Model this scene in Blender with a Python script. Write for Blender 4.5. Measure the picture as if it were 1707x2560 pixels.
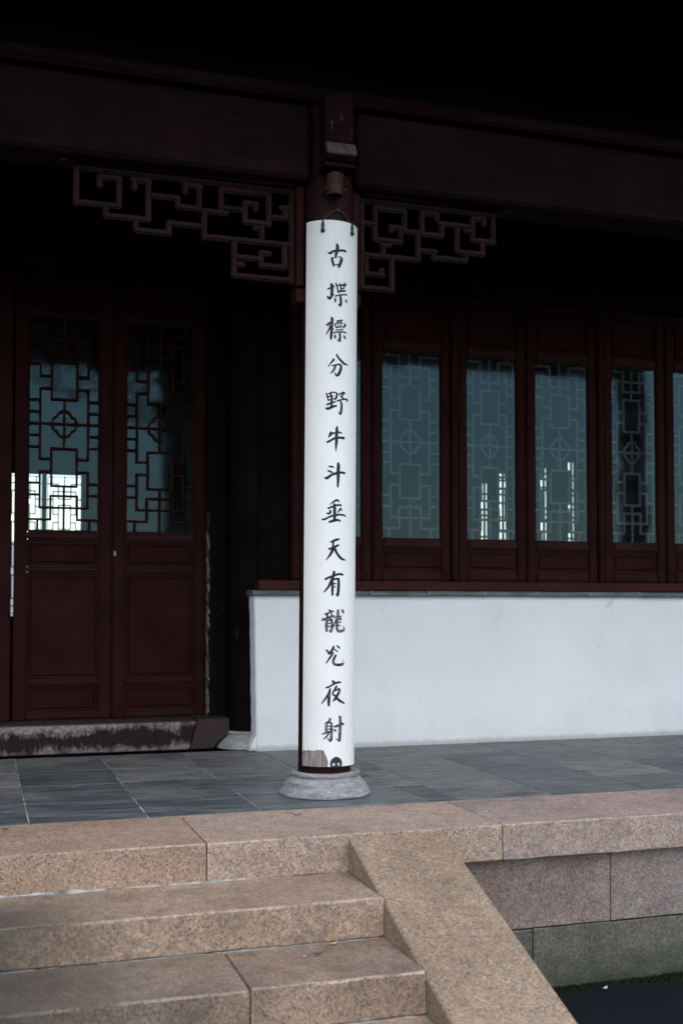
import bpy, bmesh, math, random
from mathutils import Vector
random.seed(7)
for o in list(bpy.data.objects): bpy.data.objects.remove(o, do_unlink=True)
SC = bpy.context.scene
COL = SC.collection
R = math.radians

# ------------------------------------------------------------------ camera
cd = bpy.data.cameras.new('camera'); cam = bpy.data.objects.new('camera', cd); COL.objects.link(cam)
cam.location = (-1.764, -5.8075, 0.982)
cam.rotation_euler = (R(90 + 2.113), 0, -R(17.693))
cd.sensor_fit = 'VERTICAL'; cd.sensor_height = 36.0; cd.sensor_width = 24.0
cd.lens = 39.594; cd.shift_y = 0.0544
cd.clip_start = 0.05; cd.clip_end = 4000
cd.dof.use_dof = True; cd.dof.focus_distance = 6.05; cd.dof.aperture_fstop = 2.2
SC.camera = cam

# ------------------------------------------------------------------ overcast daylight
SUN_EL, SUN_AZ = 57.0, 181.0          # degrees; azimuth clockwise from +Y (the bright part of the overcast, behind the viewer)
wd = bpy.data.worlds.new('World'); SC.world = wd; wd.use_nodes = True
wn = wd.node_tree; wn.nodes.clear()
sky = wn.nodes.new('ShaderNodeTexSky'); sky.sky_type = 'NISHITA'; sky.sun_disc = False
sky.sun_elevation = R(SUN_EL); sky.sun_rotation = R(SUN_AZ)
sky.air_density = 1.5; sky.dust_density = 0.6; sky.ozone_density = 3.0
hs = wn.nodes.new('ShaderNodeHueSaturation'); hs.inputs['Saturation'].default_value = 0.62
bg = wn.nodes.new('ShaderNodeBackground'); bg.inputs['Strength'].default_value = 0.15
wo = wn.nodes.new('ShaderNodeOutputWorld')
wn.links.new(sky.outputs[0], hs.inputs['Color']); wn.links.new(hs.outputs[0], bg.inputs[0]); wn.links.new(bg.outputs[0], wo.inputs[0])
sl = bpy.data.lights.new('sun', 'SUN'); sl.energy = 1.0; sl.angle = R(55); sl.color = (1, 0.985, 0.965)
so = bpy.data.objects.new('sun', sl); COL.objects.link(so)
d = Vector((math.sin(R(SUN_AZ)) * math.cos(R(SUN_EL)), math.cos(R(SUN_AZ)) * math.cos(R(SUN_EL)), math.sin(R(SUN_EL))))
so.rotation_euler = (-d).to_track_quat('-Z', 'Y').to_euler(); so.location = d * 20
vs = SC.view_settings; vs.view_transform = 'Standard'; vs.look = 'None'; vs.exposure = 0.8; vs.gamma = 1.0; vs.use_curve_mapping = False
SC.render.engine = 'CYCLES'
SC.cycles.max_bounces = 8; SC.cycles.transparent_max_bounces = 16

# ------------------------------------------------------------------ material helpers
class NT:
    def __init__(s, name):
        s.m = bpy.data.materials.new(name); s.m.use_nodes = True
        s.t = s.m.node_tree; s.t.nodes.clear()
        s.out = s.t.nodes.new('ShaderNodeOutputMaterial')
    def n(s, typ, ins=None, **kw):
        nd = s.t.nodes.new('ShaderNode' + typ)
        for k, v in kw.items(): setattr(nd, k, v)
        for k, v in (ins or {}).items():
            sock = nd.inputs[k]
            if isinstance(v, bpy.types.NodeSocket): s.t.links.new(v, sock)
            elif isinstance(v, tuple) and len(v) == 3 and sock.type == 'RGBA': sock.default_value = v + (1,)
            else: sock.default_value = v
        return nd
    def coord(s, offset=True, scale=(1, 1, 1)):
        tc = s.n('TexCoord').outputs['Object']
        if offset:
            rnd = s.n('ObjectInfo').outputs['Random']
            off = s.n('Math', {0: rnd, 1: 37.0}, operation='MULTIPLY').outputs[0]
            tc = s.n('VectorMath', {0: tc, 1: off}, operation='ADD').outputs[0]
        if scale != (1, 1, 1):
            tc = s.n('Mapping', {0: tc, 'Scale': scale}).outputs[0]
        return tc
    def noise(s, vec, scale, detail=3, rough=0.55):
        return s.n('TexNoise', {'Vector': vec, 'Scale': scale, 'Detail': detail, 'Roughness': rough}).outputs['Fac']
    def ramp(s, fac, stops):
        r = s.n('ValToRGB', {0: fac}); e = r.color_ramp.elements
        while len(e) < len(stops): e.new(0.5)
        for el, (p, c) in zip(e, stops):
            el.position = p; el.color = (c, c, c, 1) if not isinstance(c, tuple) else c + (1,)
        return r.outputs[0]
    def mix(s, f, a, b, bt='MIX'):
        nd = s.n('Mix', data_type='RGBA', blend_type=bt)
        for sock, v in ((nd.inputs[0], f), (nd.inputs[6], a), (nd.inputs[7], b)):
            if isinstance(v, bpy.types.NodeSocket): s.t.links.new(v, sock)
            elif isinstance(v, tuple): sock.default_value = v + (1,)
            else: sock.default_value = v
        return nd.outputs[2]
    def math(s, op, a, b=0.0, clamp=False):
        nd = s.n('Math', {0: a, 1: b}, operation=op); nd.use_clamp = clamp
        return nd.outputs[0]
    def sep(s, vec): return s.n('SeparateXYZ', {0: vec}).outputs
    def finish(s, col, rough=0.6, height=None, bump=0.3, dist=0.002, spec=0.4, **ins):
        d = {'Base Color': col, 'Roughness': rough, 'Specular IOR Level': spec}; d.update(ins)
        if height is not None:
            d['Normal'] = s.n('Bump', {'Height': height, 'Strength': bump, 'Distance': dist}).outputs[0]
        b = s.n('BsdfPrincipled', d); s.t.links.new(b.outputs[0], s.out.inputs[0]); return s.m

def granite(name, light, mid, dark, stain, stain_amt=0.5, damp=None, algae_falloff=False):
    g = NT(name); v = g.coord()
    grain = g.noise(v, 105, 3, 0.7)
    col = g.ramp(grain, [(0.3, dark), (0.47, mid), (0.66, light)])
    # pink and grey crystals
    cry = g.n('TexVoronoi', {'Vector': v, 'Scale': 78.0, 'Randomness': 1.0})
    cc = g.sep(cry.outputs['Color'])
    col = g.mix(0.62, col, g.ramp(cc[0], [(0.0, (0.66, 0.68, 0.71)), (0.4, (0.93, 0.92, 0.92)), (0.7, (1.16, 1.02, 0.93)), (1.0, (1.3, 1.27, 1.24))]), 'MULTIPLY')
    # black mica specks, one in three cells
    mv = g.n('TexVoronoi', {'Vector': v, 'Scale': 92.0, 'Randomness': 1.0})
    spot = g.math('MULTIPLY', g.n('MapRange', {0: mv.outputs['Distance'], 1: 0.24, 2: 0.34, 3: 1.0, 4: 0.0}).outputs[0], g.math('GREATER_THAN', g.sep(mv.outputs['Color'])[1], 0.66))
    col = g.mix(g.math('MULTIPLY', spot, 0.82), col, (0.032, 0.03, 0.031))
    big = g.noise(v, 2.3, 5, 0.6)
    col = g.mix(g.math('MULTIPLY', g.ramp(big, [(0.42, 0.0), (0.72, 1.0)]), stain_amt), col, stain, 'MULTIPLY')
    med = g.noise(v, 13, 5, 0.65)
    col = g.mix(g.ramp(med, [(0.34, 0.0), (0.74, 0.6)]), col, (0.58, 0.57, 0.57), 'MULTIPLY')
    dirt = g.noise(g.coord(scale=(1, 1, 0.35)), 1.1, 6, 0.68)
    col = g.mix(g.ramp(dirt, [(0.46, 0.0), (0.68, 0.6)]), col, (0.5, 0.49, 0.47), 'MULTIPLY')
    blot = g.noise(v, 4.5, 3, 0.5)
    col = g.mix(g.ramp(blot, [(0.66, 0.0), (0.73, 0.45)]), col, (0.42, 0.42, 0.41), 'MULTIPLY')
    rb = g.n('ObjectInfo').outputs['Random']
    col = g.mix(1.0, col, g.ramp(rb, [(0, (0.9, 0.88, 0.88)), (1, (1.06, 1.04, 1.02))]), 'MULTIPLY')
    pos = g.sep(g.n('NewGeometry').outputs['Position'])
    if damp:   # algae that climbs from the ground, ragged edge
        f = g.n('MapRange', {0: g.math('ADD', pos[2], g.math('MULTIPLY', g.noise(g.coord(scale=(1, 1, 2.2)), 5, 5, 0.65), 0.34)), 1: -0.66, 2: -0.45, 3: 1.0, 4: 0.0}).outputs[0]
        col = g.mix(f, col, damp)
    if algae_falloff:  # algae film, plus corner light fall-off painted as darkening to the left front
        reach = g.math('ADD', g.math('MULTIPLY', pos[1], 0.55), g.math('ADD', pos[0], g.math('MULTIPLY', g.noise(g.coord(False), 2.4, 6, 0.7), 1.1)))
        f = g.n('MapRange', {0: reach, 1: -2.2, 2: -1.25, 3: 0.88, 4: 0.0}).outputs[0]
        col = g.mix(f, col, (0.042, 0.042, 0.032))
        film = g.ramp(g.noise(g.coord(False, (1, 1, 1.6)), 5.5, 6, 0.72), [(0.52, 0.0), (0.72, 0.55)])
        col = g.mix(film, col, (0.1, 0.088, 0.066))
    return g.finish(col, 0.75, g.math('ADD', grain, g.math('MULTIPLY', med, 1.4)), 0.4, 0.003, 0.3)

M = {}
M['granite_tan'] = granite('tan_granite', (0.52, 0.405, 0.325), (0.385, 0.285, 0.222), (0.22, 0.16, 0.125), (0.66, 0.6, 0.55), 0.5)
M['granite_warm'] = granite('warm_granite', (0.51, 0.385, 0.3), (0.365, 0.26, 0.193), (0.21, 0.142, 0.107), (0.74, 0.63, 0.53), 0.5)
M['granite_pink'] = granite('pink_granite', (0.5, 0.405, 0.355), (0.36, 0.278, 0.237), (0.21, 0.16, 0.138), (0.7, 0.66, 0.64), 0.4)
M['granite_rose'] = granite('rose_granite', (0.38, 0.3, 0.265), (0.255, 0.195, 0.17), (0.135, 0.103, 0.092), (0.55, 0.52, 0.5), 0.6)
M['granite_grey'] = granite('grey_granite', (0.385, 0.325, 0.305), (0.265, 0.22, 0.206), (0.155, 0.13, 0.124), (0.65, 0.65, 0.63), 0.5)
M['granite_damp'] = granite('damp_granite', (0.19, 0.178, 0.152), (0.118, 0.111, 0.094), (0.06, 0.058, 0.05), (0.5, 0.55, 0.5), 0.7, (0.02, 0.034, 0.014))

def slate():
    g = NT('slate_paving'); v = g.coord(); vs_ = g.coord(scale=(1, 3.5, 1))
    a = g.noise(vs_, 5, 6, 0.65); b = g.noise(v, 38, 4, 0.6); c = g.noise(v, 1.9, 4, 0.6)
    col = g.ramp(a, [(0.3, (0.088, 0.088, 0.087)), (0.5, (0.15, 0.145, 0.14)), (0.72, (0.225, 0.212, 0.2))])
    col = g.mix(g.ramp(c, [(0.46, 0.0), (0.7, 0.75)]), col, (0.4, 0.46, 0.47), 'MULTIPLY')
    rb = g.n('ObjectInfo').outputs['Random']
    col = g.mix(1.0, col, g.ramp(rb, [(0, (0.5, 0.57, 0.6)), (0.4, (1.0, 1.01, 1.02)), (1, (1.25, 1.2, 1.14))]), 'MULTIPLY')
    col = g.mix(0.5, col, g.ramp(b, [(0.3, 0.6), (0.7, 1.35)]), 'MULTIPLY')
    chips = g.noise(v, 55, 1, 0.5)
    wet = g.noise(g.coord(scale=(1, 2.2, 1)), 3.2, 6, 0.72)
    col = g.mix(g.ramp(wet, [(0.56, 0.0), (0.64, 0.7)]), col, (0.34, 0.39, 0.4), 'MULTIPLY')
    col = g.mix(g.ramp(chips, [(0.735, 0.0), (0.76, 0.6)]), col, (0.42, 0.42, 0.4))
    return g.finish(col, g.ramp(c, [(0.4, 0.68), (0.7, 0.42)]), g.math('ADD', a, b), 0.35, 0.003, 0.32)
M['slate'] = slate()

def pad_mat(name, k):
    g = NT(name); v = g.coord(); a = g.noise(g.coord(scale=(1, 3, 1)), 4, 6, 0.65); b = g.noise(v, 40, 4)
    col = g.ramp(a, [(0.3, (0.046 * k, 0.056 * k, 0.058 * k)), (0.5, (0.1 * k, 0.112 * k, 0.114 * k)), (0.72, (0.205 * k, 0.21 * k, 0.205 * k))])
    col = g.mix(g.ramp(g.noise(v, 3.5, 3), [(0.66, 0.0), (0.74, 0.5)]), col, (0.3, 0.22, 0.15))
    return g.finish(col, 0.5, b, 0.25, 0.002, 0.35)
M['pad'] = pad_mat('dark_slate_pad', 1.0)
M['slate_dark'] = pad_mat('dark_teal_slate', 0.8)

def mortar():
    g = NT('lime_mortar'); v = g.coord(False)
    f = g.noise(v, 2.6, 6, 0.75); f2 = g.noise(v, 21, 4, 0.7)
    k = g.math('ADD', f, g.math('MULTIPLY', g.math('SUBTRACT', f2, 0.5), 0.35))
    col = g.ramp(k, [(0.38, (0.03, 0.033, 0.032)), (0.5, (0.2, 0.198, 0.188)), (0.66, (0.5, 0.49, 0.46))])
    return g.finish(col, 0.85, f2, 0.3, 0.002)
M['mortar'] = mortar()

def bead():
    g = NT('mortar_bead'); f = g.noise(g.coord(False), 9, 5, 0.7)
    return g.finish(g.mix(g.ramp(f, [(0.35, 0.0), (0.6, 1.0)]), (0.1, 0.1, 0.095), (0.4, 0.4, 0.395)), 0.85, f, 0.5, 0.004)
M['bead'] = bead()

def wood(name, base, dark, rough=0.42, streak=(26, 26, 1.4), worn=None, worn_lo=0.7, worn_hi=0.76, spec=0.45):
    g = NT(name); v = g.coord(scale=streak); f = g.noise(v, 2.2, 6, 0.65)
    col = g.mix(g.ramp(f, [(0.3, 0.0), (0.7, 1.0)]), dark, base)
    p = g.noise(g.coord(), 3.0, 4, 0.6)
    col = g.mix(g.ramp(p, [(0.35, 0.0), (0.7, 0.65)]), col, (0.5, 0.5, 0.52), 'MULTIPLY')
    if worn:
        w = g.noise(g.coord(scale=(streak[0] * 0.5, streak[1] * 0.5, streak[2])), 2.6, 5, 0.7)
        col = g.mix(g.ramp(w, [(worn_lo, 0.0), (worn_hi, 1.0)]), col, worn)
    return g.finish(col, g.ramp(p, [(0.3, rough), (0.7, rough + 0.18)]), f, 0.25, 0.002, spec)
M['lacquer'] = wood('maroon_lacquer', (0.032, 0.0066, 0.0064), (0.021, 0.0045, 0.0045), rough=0.55, spec=0.07, worn=(0.16, 0.105, 0.085), worn_lo=0.79, worn_hi=0.83)
M['lacquer_x'] = wood('maroon_lacquer_rail', (0.037, 0.0088, 0.0085), (0.025, 0.006, 0.006), rough=0.5, spec=0.1, streak=(1.4, 26, 26), worn=(0.16, 0.105, 0.085), worn_lo=0.78, worn_hi=0.83)
M['sill_red'] = wood('red_sill_paint', (0.062, 0.0145, 0.013), (0.04, 0.0105, 0.0102), rough=0.55, spec=0.1, streak=(1.4, 20, 20), worn=(0.12, 0.08, 0.07), worn_lo=0.74, worn_hi=0.8)
M['column'] = wood('column_lacquer', (0.026, 0.0068, 0.007), (0.017, 0.005, 0.0055), rough=0.5, spec=0.08, streak=(18, 18, 0.7))
M['beam'] = wood('beam_wood', (0.021, 0.0095, 0.0092), (0.0105, 0.0058, 0.006), rough=0.7, streak=(0.9, 14, 14), worn=(0.026, 0.021, 0.024), worn_lo=0.62, worn_hi=0.8, spec=0.03)
M['bracket'] = wood('bracket_wood', (0.031, 0.0145, 0.0147), (0.02, 0.0095, 0.0098), rough=0.65, streak=(8, 8, 8), spec=0.06)
M['eave'] = wood('shade_dark_wood', (0.003, 0.003, 0.0031), (0.002, 0.0022, 0.0024), rough=0.85, streak=(10, 1.2, 10), spec=0.05)  # deep shade under the eaves put into an almost black wood colour
M['old_black'] = wood('weathered_black_wood', (0.0075, 0.0036, 0.0034), (0.003, 0.0022, 0.0023), rough=0.7, streak=(22, 22, 1.1), worn=(0.13, 0.105, 0.1), worn_lo=0.68, worn_hi=0.8, spec=0.06)
M['inner_lattice'] = wood('inner_lattice_wood', (0.13, 0.102, 0.102), (0.085, 0.068, 0.068), rough=0.8, streak=(10, 10, 10), spec=0.1)
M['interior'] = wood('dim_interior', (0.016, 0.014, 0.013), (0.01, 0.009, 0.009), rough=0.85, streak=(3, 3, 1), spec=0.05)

def threshold_mat():
    g = NT('worn_threshold_paint'); z = g.sep(g.n('TexCoord').outputs['Object'])[2]
    n = g.noise(g.coord(scale=(1, 1, 0.8)), 5.5, 6, 0.62); n2 = g.noise(g.coord(scale=(5, 5, 0.9)), 9, 5, 0.7); n3 = g.noise(g.coord(scale=(1, 1, 1)), 40, 4, 0.7)
    nn = g.math('ADD', g.math('MULTIPLY', g.math('SUBTRACT', n, 0.5), 0.24), g.math('ADD', g.math('MULTIPLY', g.math('SUBTRACT', n2, 0.5), 0.10), g.math('MULTIPLY', g.math('SUBTRACT', n3, 0.5), 0.06)))
    zz = g.math('ADD', z, nn)
    top = g.n('MapRange', {0: zz, 1: 0.03, 2: 0.085, 3: 0.0, 4: 1.0}).outputs[0]
    low = g.n('MapRange', {0: g.math('SUBTRACT', z, nn), 1: -0.052, 2: -0.1, 3: 0.0, 4: 0.8}).outputs[0]
    bare = g.math('MAXIMUM', top, low)
    lip = g.n('MapRange', {0: z, 1: 0.088, 2: 0.096, 3: 1.0, 4: 0.15}).outputs[0]
    bare = g.math('MULTIPLY', bare, lip)
    paint = g.mix(g.ramp(n2, [(0.3, 0.0), (0.7, 1.0)]), (0.006, 0.0045, 0.0045), (0.026, 0.0105, 0.0095))
    wd_ = g.mix(g.ramp(n3, [(0.25, 0.0), (0.6, 1.0)]), (0.1, 0.062, 0.056), (0.29, 0.225, 0.215))
    return g.finish(g.mix(bare, paint, wd_), 0.75, nn, 0.35, 0.003, 0.2)
M['threshold'] = threshold_mat()

def jamb_mat():
    g = NT('worn_jamb_paint'); v = g.coord(scale=(30, 30, 1.6)); f = g.noise(v, 2, 6, 0.7)
    col = g.mix(g.ramp(f, [(0.3, 0.0), (0.7, 1.0)]), (0.0035, 0.0025, 0.0026), (0.009, 0.0045, 0.0045))
    p = g.sep(g.n('TexCoord').outputs['Object'])
    e = g.n('MapRange', {0: g.math('ADD', p[0], g.math('MULTIPLY', g.noise(g.coord(scale=(1, 1, 1)), 16, 5, 0.75), 0.045)), 1: -0.0475, 2: -0.0435, 3: 1.0, 4: 0.0}).outputs[0]
    lowz = g.n('MapRange', {0: p[2], 1: -0.3, 2: -0.1, 3: 1.0, 4: 0.0}).outputs[0]
    col = g.mix(g.math('MULTIPLY', e, lowz), col, (0.36, 0.3, 0.27))
    w = g.noise(g.coord(scale=(12, 12, 2)), 3, 5, 0.7)
    col = g.mix(g.ramp(w, [(0.7, 0.0), (0.8, 0.8)]), col, (0.2, 0.17, 0.16))
    return g.finish(col, 0.75, f, 0.3, 0.002, 0.05)
M['jamb'] = jamb_mat()

def plaster():
    g = NT('white_limewash'); v = g.coord(); a = g.noise(v, 2.0, 6, 0.6); b = g.noise(v, 70, 5, 0.6); c = g.noise(g.coord(scale=(1, 1, .4)), 5, 5, 0.6)
    col = g.ramp(a, [(0.3, (0.76, 0.77, 0.775)), (0.7, (0.84, 0.845, 0.845))])
    col = g.mix(g.ramp(c, [(0.58, 0.0), (0.85, 0.35)]), col, (0.66, 0.66, 0.65))
    z = g.sep(g.n('NewGeometry').outputs['Position'])[2]
    d = g.n('MapRange', {0: g.math('SUBTRACT', z, g.math('MULTIPLY', g.noise(v, 14, 5, 0.7), 0.05)), 1: -0.01, 2: 0.02, 3: 0.75, 4: 0.0}).outputs[0]
    col = g.mix(d, col, (0.36, 0.36, 0.36))
    sp = g.n('MapRange', {0: g.math('SUBTRACT', z, g.math('MULTIPLY', g.noise(g.coord(scale=(1, 1, .5)), 8, 6, 0.72), 0.5)), 1: -0.3, 2: 0.08, 3: 0.3, 4: 0.0}).outputs[0]
    col = g.mix(sp, col, (0.5, 0.5, 0.48))
    cr = g.n('TexVoronoi', {'Vector': g.mix(0.08, g.coord(), g.n('TexNoise', {'Vector': v, 'Scale': 3.0, 'Detail': 4.0}).outputs['Color']), 'Scale': 1.3}, feature='DISTANCE_TO_EDGE').outputs['Distance']
    hair = g.math('MULTIPLY', g.n('MapRange', {0: cr, 1: 0.0, 2: 0.004, 3: 0.35, 4: 0.0}).outputs[0], g.ramp(c, [(0.5, 0.0), (0.6, 1.0)]))
    col = g.mix(hair, col, (0.4, 0.4, 0.4))
    return g.finish(col, 0.9, g.math('ADD', b, g.math('MULTIPLY', a, 2.5)), 0.5, 0.005, 0.2)
M['plaster'] = plaster()

def board_paint():
    g = NT('board_white_paint'); v = g.coord(False); a = g.noise(v, 3, 5, 0.6); b = g.noise(g.coord(False, (40, 40, 3)), 3, 4, 0.6)
    col = g.ramp(a, [(0.3, (0.765, 0.765, 0.74)), (0.7, (0.84, 0.835, 0.81))])
    z = g.sep(v)[2]
    low = g.n('MapRange', {0: z, 1: 0.2, 2: 1.5, 3: 1.0, 4: 0.0}).outputs[0]
    sp = g.noise(g.coord(False, (1, 1, 0.6)), 34, 4, 0.7)
    col = g.mix(g.math('MULTIPLY', g.ramp(sp, [(0.69, 0.0), (0.76, 0.5)]), low), col, (0.3, 0.29, 0.28))
    col = g.mix(g.ramp(b, [(0.56, 0.0), (0.8, 0.4)]), col, (0.58, 0.58, 0.53))
    return g.finish(col, 0.55, g.math('ADD', b, a), 0.12, 0.001, 0.3)
M['board'] = board_paint()

def bare_wood():
    g = NT('bare_grey_wood'); f = g.noise(g.coord(False, (60, 60, 2.5)), 2.5, 6, 0.7); k = g.noise(g.coord(False, (45, 45, 3)), 3.3, 5, 0.75)
    col = g.ramp(f, [(0.36, (0.12, 0.095, 0.085)), (0.52, (0.28, 0.235, 0.215)), (0.66, (0.42, 0.375, 0.355))])
    col = g.mix(g.ramp(k, [(0.56, 0.0), (0.62, 0.9)]), col, (0.04, 0.032, 0.028))
    return g.finish(col, 0.85, f, 0.6, 0.003, 0.2)
M['bare_wood'] = bare_wood()

def ink():
    g = NT('carved_ink'); uv = g.n('UVMap').outputs[0]; e = g.math('ABSOLUTE', g.math('SUBTRACT', g.sep(uv)[0], 0.5))
    wear = g.n('Attribute', attribute_type='OBJECT', attribute_name='wear').outputs['Fac']
    inner = g.n('MapRange', {0: e, 1: 0.18, 2: 0.28, 3: 1.0, 4: 0.0}).outputs[0]
    n = g.noise(g.coord(True), 48, 5, 0.7)
    thr = g.n('MapRange', {0: g.math('ADD', n, g.math('SUBTRACT', wear, 0.5)), 1: 0.56, 2: 0.78, 3: 0.0, 4: 1.0}).outputs[0]
    on = g.math('GREATER_THAN', wear, 0.01)
    f = g.math('MULTIPLY', g.math('MULTIPLY', inner, thr), on)
    col = g.mix(f, (0.006, 0.011, 0.018), (0.27, 0.28, 0.31))
    return g.finish(col, 0.5, None, spec=0.3)
M['ink'] = ink()

def simple(name, col, rough=0.5, metal=0.0, spec=0.4, nscale=30, amt=0.35):
    g = NT(name); f = g.noise(g.coord(), nscale, 4, 0.6)
    c = g.mix(g.ramp(f, [(0.3, 0.0), (0.7, amt)]), col, tuple(x * 0.5 for x in col))
    return g.finish(c, rough, f, 0.2, 0.001, spec, Metallic=metal)
M['iron'] = simple('dark_iron', (0.014, 0.024, 0.026), 0.5)
M['wire'] = simple('old_wire', (0.05, 0.06, 0.055), 0.5, 0.4)
M['lamp'] = simple('brown_lamp_housing', (0.055, 0.024, 0.022), 0.5, spec=0.15)
M['lamp_dark'] = simple('black_lamp_face', (0.01, 0.01, 0.011), 0.3)
M['leaf_yellow'] = simple('yellow_leaf', (0.62, 0.36, 0.04), 0.6)
M['leaf_brown'] = simple('brown_leaf', (0.06, 0.045, 0.035), 0.7)
M['leaf_pale'] = simple('pale_leaf', (0.5, 0.5, 0.46), 0.7)
M['joint'] = simple('dirty_joint', (0.15, 0.155, 0.155), 0.9, nscale=14, amt=0.9)
M['brass'] = simple('dull_brass', (0.3, 0.2, 0.08), 0.45, 0.6)
M['roof_tile'] = simple('grey_roof_tile', (0.06, 0.063, 0.066), 0.8, nscale=8)

def base_stone():
    g = NT('weathered_base_stone'); v = g.coord(); a = g.noise(g.coord(scale=(1, 1, 5)), 9, 6, 0.65); b = g.noise(v, 60, 4)
    col = g.ramp(a, [(0.3, (0.16, 0.155, 0.155)), (0.55, (0.3, 0.285, 0.28)), (0.75, (0.42, 0.4, 0.395))])
    col = g.mix(g.ramp(g.noise(v, 9, 3), [(0.7, 0.0), (0.74, 0.6)]), col, (0.46, 0.26, 0.07))
    col = g.mix(0.5, col, g.ramp(b, [(0.3, 0.55), (0.7, 1.35)]), 'MULTIPLY')
    col = g.mix(g.ramp(g.noise(v, 5, 5, .7), [(0.55, 0.0), (0.75, 0.7)]), col, (0.4, 0.41, 0.42), 'MULTIPLY')
    return g.finish(col, 0.8, g.math('ADD', a, b), 0.5, 0.004, 0.25)
M['base_stone'] = base_stone()

def coping():
    g = NT('glazed_grey_tile'); v = g.coord(); a = g.noise(g.coord(scale=(1, 4, 4)), 6, 5)
    col = g.ramp(a, [(0.3, (0.05, 0.07, 0.072)), (0.7, (0.16, 0.175, 0.175))])
    return g.finish(col, 0.4, a, 0.25, 0.003, 0.5)
M['coping'] = coping()

def glass(name, tint, ior, dirt):
    g = NT(name)
    fr = g.n('Fresnel', {'IOR': ior}).outputs[0]
    rip = g.noise(g.coord(), 2.2, 2, 0.5)
    bp = g.n('Bump', {'Height': rip, 'Strength': 0.22, 'Distance': 0.02}).outputs[0]
    gl = g.n('BsdfGlossy', {'Color': tint, 'Roughness': 0.075, 'Normal': bp}).outputs[0]
    tr = g.n('BsdfTransparent', {'Color': (0.9, 0.96, 0.97)}).outputs[0]
    sm = g.noise(g.coord(), 5, 5, 0.65)
    df = g.n('BsdfDiffuse', {'Color': (0.45, 0.5, 0.52)}).outputs[0]
    a = g.n('MixShader', {0: g.math('MULTIPLY', g.ramp(sm, [(0.4, 0.1), (0.7, 1.0)]), dirt), 1: tr, 2: df}).outputs[0]
    b = g.n('MixShader', {0: fr, 1: a, 2: gl}).outputs[0]
    g.t.links.new(b, g.out.inputs[0]); return g.m
M['glass'] = glass('old_window_glass', (0.5, 0.82, 0.98), 1.3, 0.022)

def ground_mat():
    g = NT('wet_dark_paving'); v = g.coord(False); a = g.noise(v, 1.7, 6, 0.6); b = g.noise(v, 30, 4)
    col = g.ramp(a, [(0.3, (0.003, 0.0045, 0.0065)), (0.7, (0.007, 0.009, 0.012))])
    col = g.mix(g.ramp(b, [(0.66, 0.0), (0.74, 0.3)]), col, (0.06, 0.065, 0.065))
    return g.finish(col, 0.7, b, 0.4, 0.004, 0.12)
M['ground'] = ground_mat()
M['moss'] = simple('moss_green', (0.014, 0.026, 0.008), 0.9, spec=0.1, nscale=60)
M['far_wall'] = simple('pale_far_wall', (0.7, 0.71, 0.72), 0.9)

M['granite_buff'] = granite('buff_granite', (0.49, 0.375, 0.295), (0.35, 0.252, 0.188), (0.2, 0.14, 0.105), (0.66, 0.6, 0.55), 0.5, algae_falloff=True)
M['granite_cheek'] = granite('cheek_granite', (0.47, 0.365, 0.27), (0.325, 0.242, 0.172), (0.185, 0.134, 0.1), (0.66, 0.62, 0.56), 0.45)
M['granite_curb'] = granite('curb_granite', (0.51, 0.405, 0.335), (0.37, 0.282, 0.226), (0.215, 0.163, 0.134), (0.7, 0.64, 0.6), 0.4)
M['granite_dirty_dim'] = granite('dirty_dim_tan_granite', (0.45, 0.345, 0.27), (0.32, 0.235, 0.178), (0.17, 0.125, 0.097), (0.5, 0.47, 0.42), 0.75, algae_falloff=True)  # dirty stone, with the corner's light fall-off darkened into its colour
M['granite_edge'] = granite('worn_granite_edge', (0.54, 0.44, 0.36), (0.43, 0.335, 0.27), (0.29, 0.22, 0.175), (0.75, 0.7, 0.66), 0.3, algae_falloff=True)
M['beam_end'] = wood('beam_end_wood', (0.022, 0.0075, 0.0072), (0.013, 0.0052, 0.0052), rough=0.6, spec=0.05, streak=(10, 10, 2), worn=(0.16, 0.115, 0.115), worn_lo=0.6, worn_hi=0.82)
M['lit_worn_lip'] = wood('lit_worn_lip_paint', (0.12, 0.08, 0.083), (0.07, 0.045, 0.048), rough=0.6, spec=0.15, streak=(14, 14, 4), worn=(0.03, 0.015, 0.015), worn_lo=0.66, worn_hi=0.74)  # pale tone paints in light caught by the sloped lip; dark spots are wear
M['bracket_rail'] = wood('bracket_rail_wood', (0.02, 0.0125, 0.0135), (0.013, 0.0085, 0.0095), rough=0.6, spec=0.15, streak=(1, 14, 14))
M['end_block'] = wood('worn_end_block', (0.04, 0.014, 0.012), (0.02, 0.008, 0.008), rough=0.6, streak=(9, 9, 6), worn=(0.16, 0.1, 0.085), worn_lo=0.66, worn_hi=0.78)

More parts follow.
